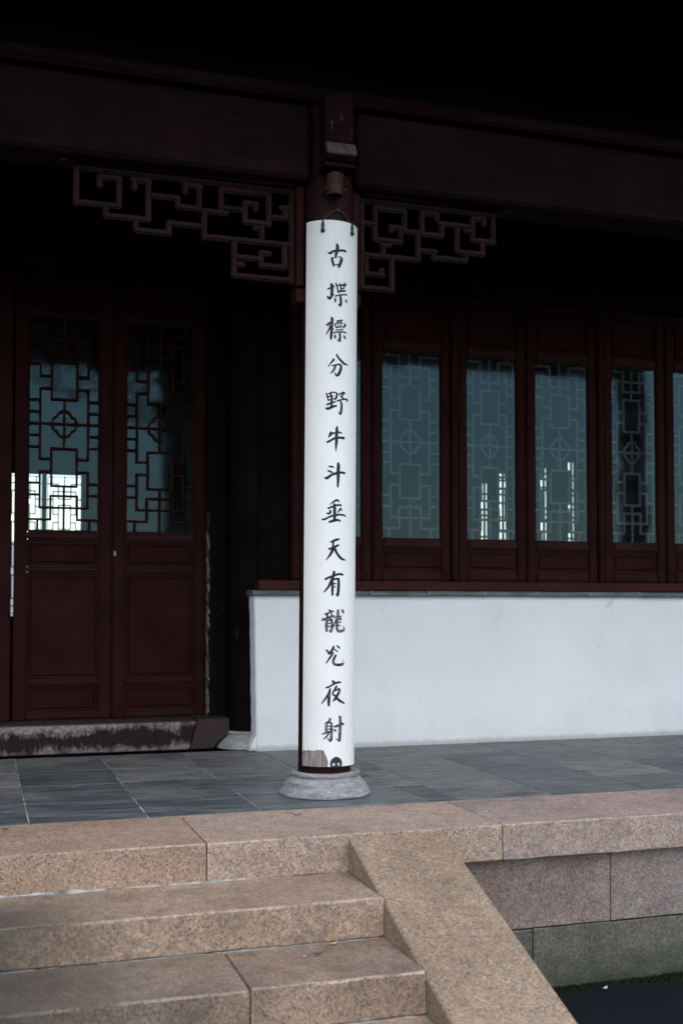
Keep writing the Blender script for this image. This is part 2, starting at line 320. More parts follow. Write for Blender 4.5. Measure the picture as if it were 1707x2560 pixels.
# ------------------------------------------------------------------ object helpers
def link(name, me, mat=None, parent=None, loc=None):
    o = bpy.data.objects.new(name, me); COL.objects.link(o)
    if mat and me and not me.materials: me.materials.append(mat)
    if parent: o.parent = parent
    if loc: o.location = loc
    return o
def tag(o, label, cat, group=None):
    o['label'] = label; o['category'] = cat
    if group: o['group'] = group
    return o
def thing(name, label, cat, loc=(0, 0, 0), group=None):
    o = link(name, None, loc=loc); return tag(o, label, cat, group)
def struct(name, loc=(0, 0, 0), me=None, mat=None):
    o = link(name, me, mat, loc=loc); o['kind'] = 'structure'; return o
def done(bm, name, smooth=False):
    bmesh.ops.recalc_face_normals(bm, faces=bm.faces)
    me = bpy.data.meshes.new(name); bm.to_mesh(me); bm.free()
    if smooth:
        me.shade_smooth()
    return me
BOXC = {}
def boxmesh(sx, sy, sz, bev, mat, name):
    key = (round(sx, 4), round(sy, 4), round(sz, 4), bev, mat.name)
    if key in BOXC: return BOXC[key]
    bm = bmesh.new(); bmesh.ops.create_cube(bm, size=1.0)
    for v in bm.verts: v.co = (v.co.x * sx, v.co.y * sy, v.co.z * sz)
    bv, sg = bev if isinstance(bev, tuple) else (bev, 1)
    if bv: bmesh.ops.bevel(bm, geom=bm.edges[:], offset=min(bv, 0.45 * min(sx, sy, sz)), segments=sg, affect='EDGES')
    me = done(bm, name); me.materials.append(mat); BOXC[key] = me; return me
def box(name, x0, x1, y0, y1, z0, z1, mat, parent=None, bev=0.003):
    """box given in world coordinates (or the parent's, when the parent is an Empty at loc)"""
    me = boxmesh(x1 - x0, y1 - y0, z1 - z0, bev, mat, name)
    p = Vector(((x0 + x1) / 2, (y0 + y1) / 2, (z0 + z1) / 2))
    if parent is not None: p = p - PW(parent)
    return link(name, me, None, parent, p)
def PW(o):
    p = Vector(o.location)
    return p + PW(o.parent) if o.parent else p
def lathe(name, prof, mat, parent=None, loc=(0, 0, 0), seg=48, a0=0.0, a1=2 * math.pi, smooth=True, wob=0.0):
    bm = bmesh.new(); full = abs(a1 - a0 - 2 * math.pi) < 1e-6
    n = seg if full else seg + 1; rings = []
    rr = random.Random(3)
    for r, z in prof:
        rings.append([bm.verts.new(((r + rr.uniform(-wob, wob)) * math.cos(a0 + (a1 - a0) * i / seg), (r + rr.uniform(-wob, wob)) * math.sin(a0 + (a1 - a0) * i / seg), z)) for i in range(n)])
    for a, b in zip(rings, rings[1:]):
        for i in range(seg):
            j = (i + 1) % n
            bm.faces.new((a[i], a[j], b[j], b[i]))
    if full:
        bm.faces.new(rings[0]); bm.faces.new(rings[-1])
    me = done(bm, name, smooth)
    if smooth: me.set_sharp_from_angle(angle=R(40))
    return link(name, me, mat, parent, Vector(loc) - (PW(parent) if parent else Vector((0, 0, 0))))
def prism(name, poly, axis, a0, a1, mat, parent=None, bev=0.004):
    """extrude a polygon of (p, q) along axis; axis 'X' uses (y, z), 'Y' uses (x, z), 'Z' uses (x, y)"""
    bm = bmesh.new(); f = {'X': lambda p, a: (a, p[0], p[1]), 'Y': lambda p, a: (p[0], a, p[1]), 'Z': lambda p, a: (p[0], p[1], a)}[axis]
    A = [bm.verts.new(f(p, a0)) for p in poly]; B = [bm.verts.new(f(p, a1)) for p in poly]
    bm.faces.new(A); bm.faces.new(B[::-1])
    for i in range(len(poly)):
        j = (i + 1) % len(poly); bm.faces.new((A[i], B[i], B[j], A[j]))
    bmesh.ops.recalc_face_normals(bm, faces=bm.faces)
    if bev: bmesh.ops.bevel(bm, geom=bm.edges[:], offset=bev, segments=1, affect='EDGES')
    c = sum((v.co for v in bm.verts), Vector()) / len(bm.verts)
    for v in bm.verts: v.co -= c
    me = done(bm, name)
    return link(name, me, mat, parent, c - (PW(parent) if parent else Vector((0, 0, 0))))
def tube(name, pts, r, mat, parent=None, seg=8, closed=False):
    bm = bmesh.new(); pts = [Vector(p) for p in pts]; rings = []; n = len(pts); off = PW(parent) if parent else Vector((0, 0, 0))
    for i, p in enumerate(pts):
        t = (pts[(i + 1) % n] - pts[i - 1]) if closed else (pts[min(i + 1, n - 1)] - pts[max(i - 1, 0)])
        t.normalize(); u = t.orthogonal() if abs(t.y) > 0.9 else t.cross(Vector((0, 1, 0))); u.normalize(); w = t.cross(u)
        rings.append([bm.verts.new(p - off + (u * math.cos(k * 2 * math.pi / seg) + w * math.sin(k * 2 * math.pi / seg)) * r) for k in range(seg)])
    for i in range(n if closed else n - 1):
        a, b = rings[i], rings[(i + 1) % n]
        for k in range(seg): bm.faces.new((a[k], a[(k + 1) % seg], b[(k + 1) % seg], b[k]))
    if not closed: bm.faces.new(rings[0]); bm.faces.new(rings[-1][::-1])
    return link(name, done(bm, name, True), mat, parent)
def stone(name, x0, x1, y0, y1, z0, z1, mat, parent, bev=0.006, jit=0.0015, edge=True):
    """a dressed stone: bevelled block, its arrises slightly uneven"""
    rr = random.Random(hash((round(x0, 3), round(y0, 3), round(z0, 3))) & 0xffff)
    bm = bmesh.new(); bmesh.ops.create_cube(bm, size=1.0)
    sx, sy, sz = x1 - x0, y1 - y0, z1 - z0
    for v in bm.verts: v.co = (v.co.x * sx, v.co.y * sy, v.co.z * sz)
    lng = [e for e in bm.edges if abs((e.verts[0].co - e.verts[1].co).x) > 0.3]
    if lng: bmesh.ops.subdivide_edges(bm, edges=lng, cuts=max(2, int(sx / 0.12)))
    bmesh.ops.bevel(bm, geom=[e for e in bm.edges if e.calc_face_angle(0) > 0.5], offset=bev, segments=2, affect='EDGES', profile=0.6)
    for v in bm.verts:
        v.co += Vector((rr.uniform(-jit, jit), rr.uniform(-jit, jit), rr.uniform(-jit, jit)))
    bm.normal_update()
    if edge:
        for f in bm.faces:
            n = f.normal
            if max(abs(n.x), abs(n.y), abs(n.z)) < 0.97: f.material_index = 1
    me = done(bm, name); me.materials.append(mat); me.materials.append(M['granite_edge'])
    p = Vector(((x0 + x1) / 2, (y0 + y1) / 2, (z0 + z1) / 2)) - PW(parent)
    return link(name, me, mat, parent, p)
def dup(root, loc, label):
    r = root.copy(); COL.objects.link(r); r.location = loc; r['label'] = label
    for ch in list(root.children):
        c = ch.copy(); COL.objects.link(c); c.parent = r
        for g in list(ch.children):
            q = g.copy(); COL.objects.link(q); q.parent = c
    return r

CHARACTERS = [
  (0, [[-21,29233,78,33,29123,156,21,28917,172,-30,28733,156,-68,28551,104,-120,28470,65],[-491,28758,36,-365,28701,114,-225,28808,114,9,28864,114,370,28925,109,492,28908,130,562,28870,52],[-261,28474,94,-248,28335,120,-195,28158,120,-156,28020,83],[-197,28427,36,-68,28500,42,91,28536,36,215,28556,68],[201,28554,62,272,28436,156,203,28222,146,122,28033,146,90,27965,52],[-156,28084,52,-13,28116,47,94,28127,52]]),
  (0, [[-303,27069,104,-251,26956,182,-250,26753,151,-261,26548,146,-273,26446,130],[-478,26778,73,-314,26852,78,-122,26925,52],[-475,26365,104,-373,26290,143,-260,26408,104,-145,26503,42],[-32,27111,78,8,26974,78,63,26775,78,91,26663,88],[189,27133,68,218,26996,78,256,26822,94,256,26745,68],[474,27213,68,460,27057,78,416,26870,62],[-45,26995,47,240,27037,78,506,27090,104,602,27112,42],[77,26661,104,299,26738,88,509,26770,94],[255,26848,62,416,26896,47],[-67,26419,78,160,26504,62,607,26582,73],[174,26544,52,231,26359,125,247,26106,130,206,25935,114,109,26014,42],[-66,26305,78,-65,26203,94,-65,26101,62],[519,26311,42,577,26244,94,610,26160,68]]),
  (0, [[-303,25266,42,-232,25205,135,-245,24874,130,-260,24492,135,-283,24186,125,-290,24085,62],[-548,24869,36,-452,24882,130,-327,24986,94,-174,25030,36],[-325,24821,78,-400,24616,78,-537,24361,47],[-236,24747,78,-171,24648,68],[35,25082,78,170,25128,73,339,25178,73],[-96,24932,68,-43,24809,73,24,24712,62],[-96,24920,47,116,25013,57,370,25029,47],[83,25099,68,84,24946,52,117,24796,47],[254,25129,62,269,24965,57,256,24824,47],[507,25023,52,507,24921,125,387,24776,62],[-3,24735,57,172,24789,62,313,24818,52],[-28,24601,52,173,24636,57,387,24679,57],[-144,24459,68,119,24517,57,433,24552,68,590,24524,62],[188,24472,104,209,24271,114,191,24065,120,178,24013,62,68,24118,36],[-53,24363,57,-60,24248,104,-51,24167,57],[429,24360,52,491,24280,104,523,24187,57]]),
  (0.05, [[-148,23069,78,-147,22998,114,-274,22841,73,-417,22630,42],[34,23301,94,74,23215,104,241,23027,114,477,22862,120,604,22841,73,734,22814,52],[-197,22692,78,-81,22723,78,131,22788,78,242,22773,104],[242,22773,114,286,22650,130,231,22441,146,135,22255,146,15,22183,94,-78,22355,31],[-28,22675,94,-131,22466,88,-270,22289,57]]),
  (0.15, [[-502,21204,88,-451,21040,78,-399,20838,78],[-402,21192,52,-225,21272,68,-45,21279,68,62,21210,104],[61,21235,88,49,21082,104,-29,20938,104,-120,20934,52],[-288,21194,104,-236,20993,104,-222,20791,114,-233,20538,104],[-426,21040,52,-147,21085,62],[-374,20851,62,-172,20919,62],[-473,20622,88,-272,20701,88,-28,20786,73],[-509,20420,104,-396,20408,130,-169,20514,120,26,20574,88],[170,21192,78,310,21255,73,458,21320,94,520,21264,78],[443,21242,78,283,21074,78],[311,21090,78,430,20987,94,491,20955,52],[64,20830,73,284,20910,68,554,20975,78,687,20940,114,671,20849,52],[256,20844,78,329,20673,114,317,20392,120,275,20186,114,247,20120,52,149,20253,36]]),
  (0.4, [[-262,19167,94,-261,19066,156,-386,18887,47],[-261,19091,114,-56,19123,78,212,19176,78,340,19135,68],[74,19446,114,70,19256,151,50,18977,156,47,18673,146,28,18394,99,24,18154,26],[-447,18622,94,-309,18687,104,-106,18818,104,105,18878,104,357,18895,114,477,18880,146]]),
  (0.45, [[-350,17337,62,-224,17332,88,-101,17310,73],[-411,17123,57,-285,17074,94,-158,17026,68],[-534,16732,104,-421,16733,130,-195,16899,114,118,17010,120,400,17051,104,554,17024,114],[141,17542,104,170,17391,166,158,17088,166,160,16785,151,149,16482,120,137,16268,78]]),
  (0.65, [[-299,15325,26,-109,15467,78,101,15573,104,211,15502,78],[-373,15124,88,-184,15201,99,49,15295,94,296,15317,88,369,15282,52],[-56,15367,104,-28,15142,146,-26,14815,146,-24,14514,130],[-421,14860,88,-283,14861,104,-233,14987,78,-309,14999,68],[133,14895,42,214,15011,78,312,15128,88,386,15031,62],[-670,14534,88,-532,14558,94,-282,14685,88,-26,14765,104,329,14814,94,540,14786,94,631,14727,42],[-317,14409,94,-178,14448,114,-24,14501,130,190,14519,104,303,14473,78]]),
  (0.6, [[-234,13348,68,-120,13387,114,62,13478,114,225,13507,94],[-81,13338,94,-105,13137,104],[-320,12984,88,-169,13023,120,12,13113,114,213,13205,88],[-92,13012,146,-193,12785,130,-317,12584,88,-479,12388,26],[-14,13013,146,121,12764,120,288,12567,130,435,12469,114,640,12419,36]]),
  (0.55, [[-497,11395,104,-310,11483,104,-56,11584,104,266,11675,104,471,11641,104],[-31,11797,130,-69,11584,140,-182,11283,146,-307,11033,114,-456,10833,88,-555,10720,52],[-119,11358,114,-117,11083,130,-115,10783,120,-113,10558,94],[-106,11384,68,130,11423,94,240,11424,78],[212,11436,114,228,11211,140,216,10885,146,190,10635,146,164,10522,78,69,10634,36],[-27,11159,62,65,11172,57],[-26,10984,57,66,11009,52]]),
  (0.8, [[-298,9772,78,-197,9722,104,-17,9709,52],[-484,9560,88,-347,9609,78,-146,9672,62],[-384,9535,104,-371,9385,94],[-145,9584,78,-170,9459,88],[-620,9260,130,-445,9323,104,-245,9410,88,-15,9459,104],[-395,9210,130,-418,8961,130,-403,8662,94],[-370,9223,62,-194,9285,130,-129,9135,120,-127,8886,125,-190,8649,114,-278,8712,42],[-343,9061,52,-218,9098,57],[-342,8911,57,-217,8936,52],[197,9759,130,198,9584,130,145,9384,104,40,9134,78,-50,8885,42],[12,9384,52,199,9409,94,369,9458,78],[228,9284,78,355,9333,104,370,9258,52],[229,9121,68,356,9158,62],[202,8984,68,315,8958,62],[159,9259,104,134,8984,114,163,8759,120,288,8671,130,494,8706,120,588,8780,88,508,8944,31],[425,9796,78,486,9721,114,534,9633,78]]),
  (0.7, [[-446,7671,52,-359,7646,104,-282,7472,78],[-43,7881,78,-55,7769,130,-182,7595,114,-282,7472,78],[23,7718,52,185,7604,68],[155,7928,57,238,7840,94,309,7764,62],[-92,7520,156,-181,7346,104,-305,7173,78,-417,7000,52],[91,7418,104,0,7245,120,-51,7071,120,29,6946,114,245,6904,130,477,6936,125,571,6971,52,491,7160,21]]),
  (0.7, [[-95,6065,78,-17,6014,146,36,5950,52],[-420,5720,78,-271,5756,88,-16,5902,88,252,5995,99,395,5978,62],[-207,5656,78,-268,5434,114,-417,5187,94,-565,4988,68,-639,4876,26],[-207,5656,88,-243,5384,120,-266,5061,140,-269,4789,104],[143,5774,114,12,5578,94,-78,5394,78],[38,5552,52,282,5645,104,311,5544,130,201,5324,130,41,5105,114,-49,5008,42],[-39,5343,88,120,5277,104],[121,5202,114,315,5046,120,493,4951,104,637,4877,52]]),
  (0.8, [[-234,4106,78,-171,4068,94,-308,3946,62,-358,3897,42],[-383,3898,114,-394,3650,130,-392,3402,130],[-358,3873,52,-182,3907,88,-106,3868,78],[-118,3869,104,-116,3571,130,-114,3249,130,-163,2953,114,-327,3105,36],[-332,3699,52,-156,3733,57],[-331,3550,57,-180,3573,52],[-578,3316,88,-454,3341,68,-204,3449,68],[-229,3425,78,-353,3204,78,-526,3044,47],[350,4199,130,381,3974,140,368,3676,151,357,3329,146,344,3056,146,316,2934,94,136,3067,31],[25,3691,78,158,3711,114,412,3798,104,580,3813,104],[26,3530,78,106,3477,88,138,3439,52]])]

# ================================================================== SETTING: ground, platform, porch floor
ZG = -0.783
bm = bmesh.new(); bmesh.ops.create_grid(bm, x_segments=2, y_segments=2, size=900)
struct('ground', (0, 0, ZG), done(bm, 'ground'), M['ground'])
plat = struct('stone_platform', (0, 4.0, -0.42), boxmesh(16.0, 10.0, 0.726, 0.0, M['mortar'], 'platform_core'))
YC, YB = -1.092, -0.432
def curb(x0, x1, m): stone('curb_stone', x0, x1, YC, YB, -0.163, 0.0, M[m], plat, 0.007)
for x0, x1, m in [(-6.9, -4.6, 'granite_tan'), (-4.596, -2.5, 'granite_warm'), (-2.496, -0.8545, 'granite_warm'), (-0.8505, 0.511, 'granite_curb'), (0.515, 2.31, 'granite_pink'), (2.314, 4.2, 'granite_pink'), (4.204, 6.9, 'granite_pink')]:
    curb(x0, x1, m)
YF = -1.04
for x0, x1, m in [(0.1, 1.097, 'granite_rose'), (1.102, 2.3, 'granite_grey'), (2.305, 3.6, 'granite_rose'), (3.605, 5.2, 'granite_grey'), (5.205, 6.9, 'granite_rose')]:
    stone('facing_block', x0, x1, YF, -0.9, -0.496, -0.165, M[m], plat, 0.004, edge=False)
for x0, x1 in [(0.1, 0.684), (0.689, 2.1), (2.105, 3.4), (3.405, 5.0), (5.005, 6.9)]:
    stone('facing_block', x0, x1, YF - 0.004, -0.9, ZG - 0.05, -0.502, M['granite_damp'], plat, 0.004, edge=False)

floor = struct('porch_floor', (0, 0.75, -0.0215), boxmesh(14.0, 2.36, 0.038, 0.0, M['mortar'], 'mortar_bed'))
xs = [-4.82, -4.27, -3.725, -3.18, -2.635, -2.09, -1.545, -1.0, -0.447]
random.seed(21)
xr = [0.424, 0.60, 1.145, 1.715, 2.26, 2.81, 3.35, 3.9, 4.45, 5.0]
ys = [-0.429, 0.108, 0.70, 1.262, 1.93]
G = 0.0032
def slab(x0, x1, y0, y1, m='slate'):
    me = boxmesh(x1 - x0 - 2 * G, y1 - y0 - 2 * G, 0.03, 0.0025, M[m], 'floor_slab')
    o = link('floor_slab', me, None, floor, Vector(((x0 + x1) / 2, (y0 + y1) / 2, -0.015 + random.uniform(-0.0006, 0.0006))) - PW(floor))
    o.rotation_euler = (random.uniform(-0.0008, 0.0008), random.uniform(-0.0008, 0.0008), random.uniform(-0.001, 0.001))
for xx in (xs, xr):
    for a, b in zip(xx, xx[1:]):
        for c, e in zip(ys, ys[1:]): slab(a, b, c, e, 'slate_dark' if (c < -0.4 and a < 0) or random.random() < 0.12 else 'slate')
for c, e in ((1.262, 1.93), (0.70, 1.262)):
    slab(-0.447, 0.085, c, e); slab(0.085, 0.424, c, e)
slab(-0.447, 0.424, 0.468, 0.70)
slab(-0.447, 0.424, -0.429, 0.468, 'pad')

# moss and debris along the foot of the facing
bm = bmesh.new(); rr = random.Random(11)
for i in range(7000):
    x = rr.uniform(0.25, 3.2); cl = 0.5 + 0.5 * math.sin(x * 7.3) * math.sin(x * 3.1 + 1); y = -1.046 - abs(rr.gauss(0, 0.012 + 0.04 * cl)); s = rr.uniform(0.002, 0.007); h_ = rr.uniform(0.003, 0.012 + 0.01 * cl); a = rr.uniform(0, 3.14)
    dx, dy = math.cos(a) * s, math.sin(a) * s
    v = [bm.verts.new((x - dx, y - dy, 0)), bm.verts.new((x + dx, y + dy, 0)), bm.verts.new((x + rr.uniform(-s, s), y + rr.uniform(-s, s), h_))]
    bm.faces.new(v)
mo = link('moss', done(bm, 'moss'), M['moss'], loc=(0, 0, ZG)); mo['kind'] = 'stuff'
mo['label'] = 'dark green moss along the foot of the granite facing'

# ================================================================== STONE STEPS
st = thing('stone_steps', 'tan granite steps with sloping cheek stone rising to the porch', 'steps', (-2.17, -1.1, ZG))
H = [0.0, -0.162, -0.318, -0.473, -0.628]
YS = [YC, -1.558, -1.998, -2.44, -2.88]
XI = -0.231
splits = {1: [(-4.12, -2.45), (-2.446, XI)], 2: [(-4.12, -2.7), (-2.696, -0.876), (-0.8715, XI)], 3: [(-4.12, -2.1), (-2.096, XI)], 4: [(-4.12, -2.7), (-2.696, -0.9), (-0.896, XI)]}
for k in (1, 2, 3, 4):
    for i, (a, b) in enumerate(splits[k]):
        stone('step_stone', a, b, YS[k], YS[k - 1] + 0.06, H[k] - 0.152, H[k], M['granite_dirty_dim' if k != 1 else 'granite_buff'], st, 0.008, 0.002)
for x0, x1, nm in ((-0.228, 0.215, 0), (-4.565, -4.122, 1)):
    prism('cheek_stone', [(-1.094, -0.012), (-1.094, ZG), (-3.225, ZG)], 'X', x0, x1, M['granite_cheek'], st, 0.007)
def beadrun(x0, x1, y, z, r, par=st, seed=1):
    rr = random.Random(seed); n = max(4, int((x1 - x0) / 0.03)); bm = bmesh.new(); rings = []
    for i in range(n + 1):
        x = x0 + (x1 - x0) * i / n; q = r * rr.uniform(0.35, 1.25) * (0.3 if i in (0, n) else 1)
        rings.append([bm.verts.new((x, y + 0.01, z - 0.004)), bm.verts.new((x, y - q, z - 0.004)), bm.verts.new((x, y - q * 0.6, z + q * 0.4)), bm.verts.new((x, y + 0.01, z + q * 0.55))])
    for a, b in zip(rings, rings[1:]):
        for k in range(4): bm.faces.new((a[k], a[(k + 1) % 4], b[(k + 1) % 4], b[k]))
    c = PW(par)
    for v in bm.verts: v.co -= c
    link('mortar_joint', done(bm, 'mortar_joint'), M['bead'], par)
beadrun(-2.2, -1.27, YC, H[1], 0.024, seed=2); beadrun(-1.2, -0.86, YC, H[1], 0.012, seed=3); beadrun(-0.86, -0.66, YC, H[1], 0.011, seed=5)
beadrun(-2.4, -0.24, YS[1], H[2], 0.0028, seed=7); beadrun(-2.4, -0.24, YS[2], H[3], 0.0028, seed=9)
for k in (1, 2, 3):   # mortar between step ends and the cheek stone
    prism('mortar_joint', [(YS[k] + 0.004, H[k] - 0.15), (YS[k] + 0.004, H[k] - 0.002), (YS[k - 1], H[k] + 0.003), (YS[k - 1], H[k] - 0.15)], 'X', XI - 0.004, -0.2265, M['joint'], st, 0)

# ================================================================== COLUMNS
BASE = [(0.240, 0.0), (0.245, 0.004), (0.245, 0.012), (0.240, 0.018), (0.231, 0.034), (0.217, 0.052), (0.2165, 0.058), (0.208, 0.060), (0.2055, 0.07), (0.1985, 0.075), (0.193, 0.078), (0.1875, 0.09), (0.1845, 0.092), (0.179, 0.094), (0.1785, 0.101), (0.185, 0.104), (0.1875, 0.112), (0.1845, 0.120), (0.175, 0.124), (0.155, 0.121), (0.12, 0.121)]
def base(x, y, label, s=1.0):
    o = lathe('column_base', [(r * s, z) for r, z in BASE], M['base_stone'], None, (x, y, 0.001), 56, wob=0.0012)
    tag(o, label, 'column base'); return o
def column(x, y, r, h, mat, label, lean=0.0, z0=0.12):
    root = thing('timber_column', label, 'column', (x, y, z0))
    if lean: root.rotation_euler = (0, lean, 0)
    lathe('shaft', [(r, 0), (r, h * 0.5), (r * 0.985, h)], mat, root, (x, y, z0), 56)
    return root
LEAN = R(0.39)
base(-0.004, 0.0, 'round moulded grey stone base under the front column with white board')
column(-0.008, 0.0, 0.1405, 3.62, M['column'], 'dark red round front column behind the white couplet board', LEAN)
base(4.35, 0, 'stone base of the porch column past the right edge of the view')
column(4.35, 0, 0.14, 3.62, M['column'], 'dark red porch column past the right edge, reflected in the window')
base(-4.35, 0, 'stone base of the porch column past the left edge of the view')
column(-4.35, 0, 0.14, 3.62, M['column'], 'dark red porch column past the left edge of the view')
base(0.07, 2.12, 'grey stone base half buried between threshold and white wall', 0.98)
column(0.07, 2.12, 0.15, 3.3, M['old_black'], 'blackened weathered column between the doors and the white wall')

# ================================================================== COUPLET BOARD
RP, ZB0, ZB1 = 0.160, 0.160, 3.05
AL = R(63.5)
cb = thing('couplet_board', 'tall curved white board with black Chinese characters hung on front column', 'signboard', (-0.008, 0, 0.0))
cb.rotation_euler = (0, LEAN, 0)
def onc(a, z, r): return Vector((math.sin(a) * r, -math.cos(a) * r, z))
bm = bmesh.new(); NA, NZ = 40, 60; rr = random.Random(5)
def zb(i): return ZB0 + 0.004 * math.sin(i * 0.9) * (0.4)
outer = [[bm.verts.new(onc(-AL + 2 * AL * i / NA, ZB0 + (ZB1 - ZB0) * j / NZ, RP)) for i in range(NA + 1)] for j in range(NZ + 1)]
inner = [[bm.verts.new(onc(-AL + 2 * AL * i / NA, ZB0 + (ZB1 - ZB0) * j / NZ, RP - 0.016)) for i in range(NA + 1)] for j in range(NZ + 1)]
for j in range(NZ):
    for i in range(NA):
        bm.faces.new((outer[j][i], outer[j][i + 1], outer[j + 1][i + 1], outer[j + 1][i]))
        bm.faces.new((inner[j][i], inner[j + 1][i], inner[j + 1][i + 1], inner[j][i + 1]))
    for i in (0, NA): bm.faces.new((outer[j][i], outer[j + 1][i], inner[j + 1][i], inner[j][i]))
for i in range(NA):
    for j in (0, NZ): bm.faces.new((outer[j][i], outer[j][i + 1], inner[j][i + 1], inner[j][i]))
me = done(bm, 'board', True); me.set_sharp_from_angle(angle=R(40)); link('board', me, M['board'], cb)
# patch of bare wood where the paint has come away
out = [(-1.13, 0.162), (-1.13, 0.2), (-1.10, 0.232), (-1.03, 0.241), (-0.93, 0.236), (-0.86, 0.244), (-0.78, 0.238), (-0.70, 0.241), (-0.62, 0.237), (-0.575, 0.249), (-0.53, 0.242), (-0.42, 0.246), (-0.33, 0.243), (-0.27, 0.222), (-0.22, 0.205), (-0.185, 0.186), (-0.19, 0.162)]
bm = bmesh.new(); lo = []; hi = []
zt = out[2:-1]
N = 44
def topz(a):
    for (a0, z0), (a1, z1) in zip(out, out[1:]):
        if a0 <= a <= a1 and a1 > a0: return z0 + (z1 - z0) * (a - a0) / (a1 - a0) + 0.002 * math.sin(a * 71)
    return 0.2
for i in range(N + 1):
    a = -1.105 + (0.918) * i / N
    lo.append(bm.verts.new(onc(a, 0.1605, RP + 0.0008))); hi.append(bm.verts.new(onc(a, topz(a), RP + 0.0008)))
for i in range(N): bm.faces.new((lo[i], lo[i + 1], hi[i + 1], hi[i]))
link('bare_wood_patch', done(bm, 'bare_wood_patch'), M['bare_wood'], cb)
bm = bmesh.new(); prev = None
for i in range(N + 1):
    a = -1.105 + 0.918 * i / N; z = topz(a); th_ = 0.0016 + 0.0016 * abs(math.sin(i * 1.7) * math.sin(i * 0.61))
    cur = (bm.verts.new(onc(a, z - 0.0008, RP + 0.0011)), bm.verts.new(onc(a, z + th_, RP + 0.0011)))
    if prev: bm.faces.new((prev[0], cur[0], cur[1], prev[1]))
    prev = cur
link('flaked_paint_edge', done(bm, 'flaked_paint_edge'), M['iron'], cb)
# inscription: brush strokes as tapering ribbons lying on the curved face
def catmull(p, n=5):
    out_ = []
    for i in range(len(p) - 1):
        p0, p1, p2, p3 = p[max(i - 1, 0)], p[i], p[i + 1], p[min(i + 2, len(p) - 1)]
        for k in range(n):
            t = k / n
            out_.append(tuple(0.5 * (2 * b + (c - a) * t + (2 * a - 5 * b + 4 * c - e) * t * t + (-a + 3 * b - 3 * c + e) * t ** 3) for a, b, c, e in zip(p0, p1, p2, p3)))
    out_.append(p[-1]); return out_
for wear, strokes in CHARACTERS:
    bm = bmesh.new(); uvl = bm.loops.layers.uv.new('UVMap')
    for si, flat in enumerate(strokes):
        p = [(flat[i] / 1e4, flat[i + 1] / 1e4, flat[i + 2] / 1e4) for i in range(0, len(flat), 3)]
        p = [(a, b, w * 1.13) for a, b, w in p]
        q = catmull(p)
        # rounded ends
        def ext(a, b):
            dx, dz = a[0] - b[0], a[1] - b[1]; l = math.hypot(dx, dz) or 1
            return (a[0] + dx / l * a[2] * 0.4, a[1] + dz / l * a[2] * 0.4, a[2] * 0.35)
        q = [ext(q[0], q[1])] + q + [ext(q[-1], q[-2])]
        rows = []; off = RP + 0.0007 + si * 0.00006
        for i, (s, z, w) in enumerate(q):
            a, b = q[max(i - 1, 0)], q[min(i + 1, len(q) - 1)]
            tx, tz = b[0] - a[0], b[1] - a[1]; l = math.hypot(tx, tz) or 1; nx, nz = -tz / l, tx / l
            rows.append([bm.verts.new(onc((s + nx * w * c) / RP, z + nz * w * c, off)) for c in (-0.5, -0.25, 0, 0.25, 0.5)])
        for i in range(len(rows) - 1):
            for k in range(4):
                f = bm.faces.new((rows[i][k], rows[i][k + 1], rows[i + 1][k + 1], rows[i + 1][k]))
                cap = 0 if 0 < i < len(rows) - 2 else 1
                for lp, (uu, vv) in zip(f.loops, ((k, i), (k + 1, i), (k + 1, i + 1), (k, i + 1))):
                    lp[uvl].uv = (0.0 if cap else uu / 4, vv)
    me = bpy.data.meshes.new('written_character'); bm.to_mesh(me); bm.free()
    o = link('written_character', me, M['ink'], cb); o['wear'] = float(wear) * 0.8
# gourd-shaped hooks, wire and knot
GOURD = [(0.002, 0.034), (0.0035, 0.026), (0.0045, 0.018), (0.006, 0.012), (0.0072, 0.004), (0.006, -0.004), (0.0048, -0.009), (0.0066, -0.014), (0.0088, -0.021), (0.0086, -0.028), (0.005, -0.033), (0.001, -0.034)]
for a, z in ((-0.47, 3.018), (0.60, 3.022)):
    h = lathe('hook', [(r_ * 1.3, z_ * 1.08) for r_, z_ in GOURD], M['iron'], cb, (-0.008, 0, 0), 16)
    h.location = onc(a, z, RP + 0.004)
pts = [onc(-0.47, 3.045, RP + 0.004)]
for i in range(17):
    t = i / 16; a = -0.45 + 1.03 * t
    pts.append(onc(a * 0.9 if 0 < i < 16 else a, 3.055 + 0.052 * math.sin(math.pi * t) ** 0.8, 0.152))
pts.append(onc(0.60, 3.048, RP + 0.004))
lo_ = Vector(cb.location)
tube('hanging_wire', [p + lo_ for p in pts], 0.003, M['wire'], cb)
kn = []
for i in range(26):
    t = i / 25 * 4 * math.pi; kn.append(lo_ + onc(0.06 + 0.05 * math.cos(t), 3.11 + 0.006 * math.sin(t * 1.5) + 0.003, 0.15 + 0.004 * math.sin(t)))
tube('wire_knot', kn, 0.0018, M['wire'], cb)
NAIL = lathe('nail', [(0.003, -0.03), (0.003, 0.012), (0.006, 0.012), (0.006, 0.015)], M['iron'], cb, (-0.008, 0, 0), 10)
NAIL.location = onc(0.06, 3.107, 0.142); NAIL.rotation_euler = (R(90), 0, 0)
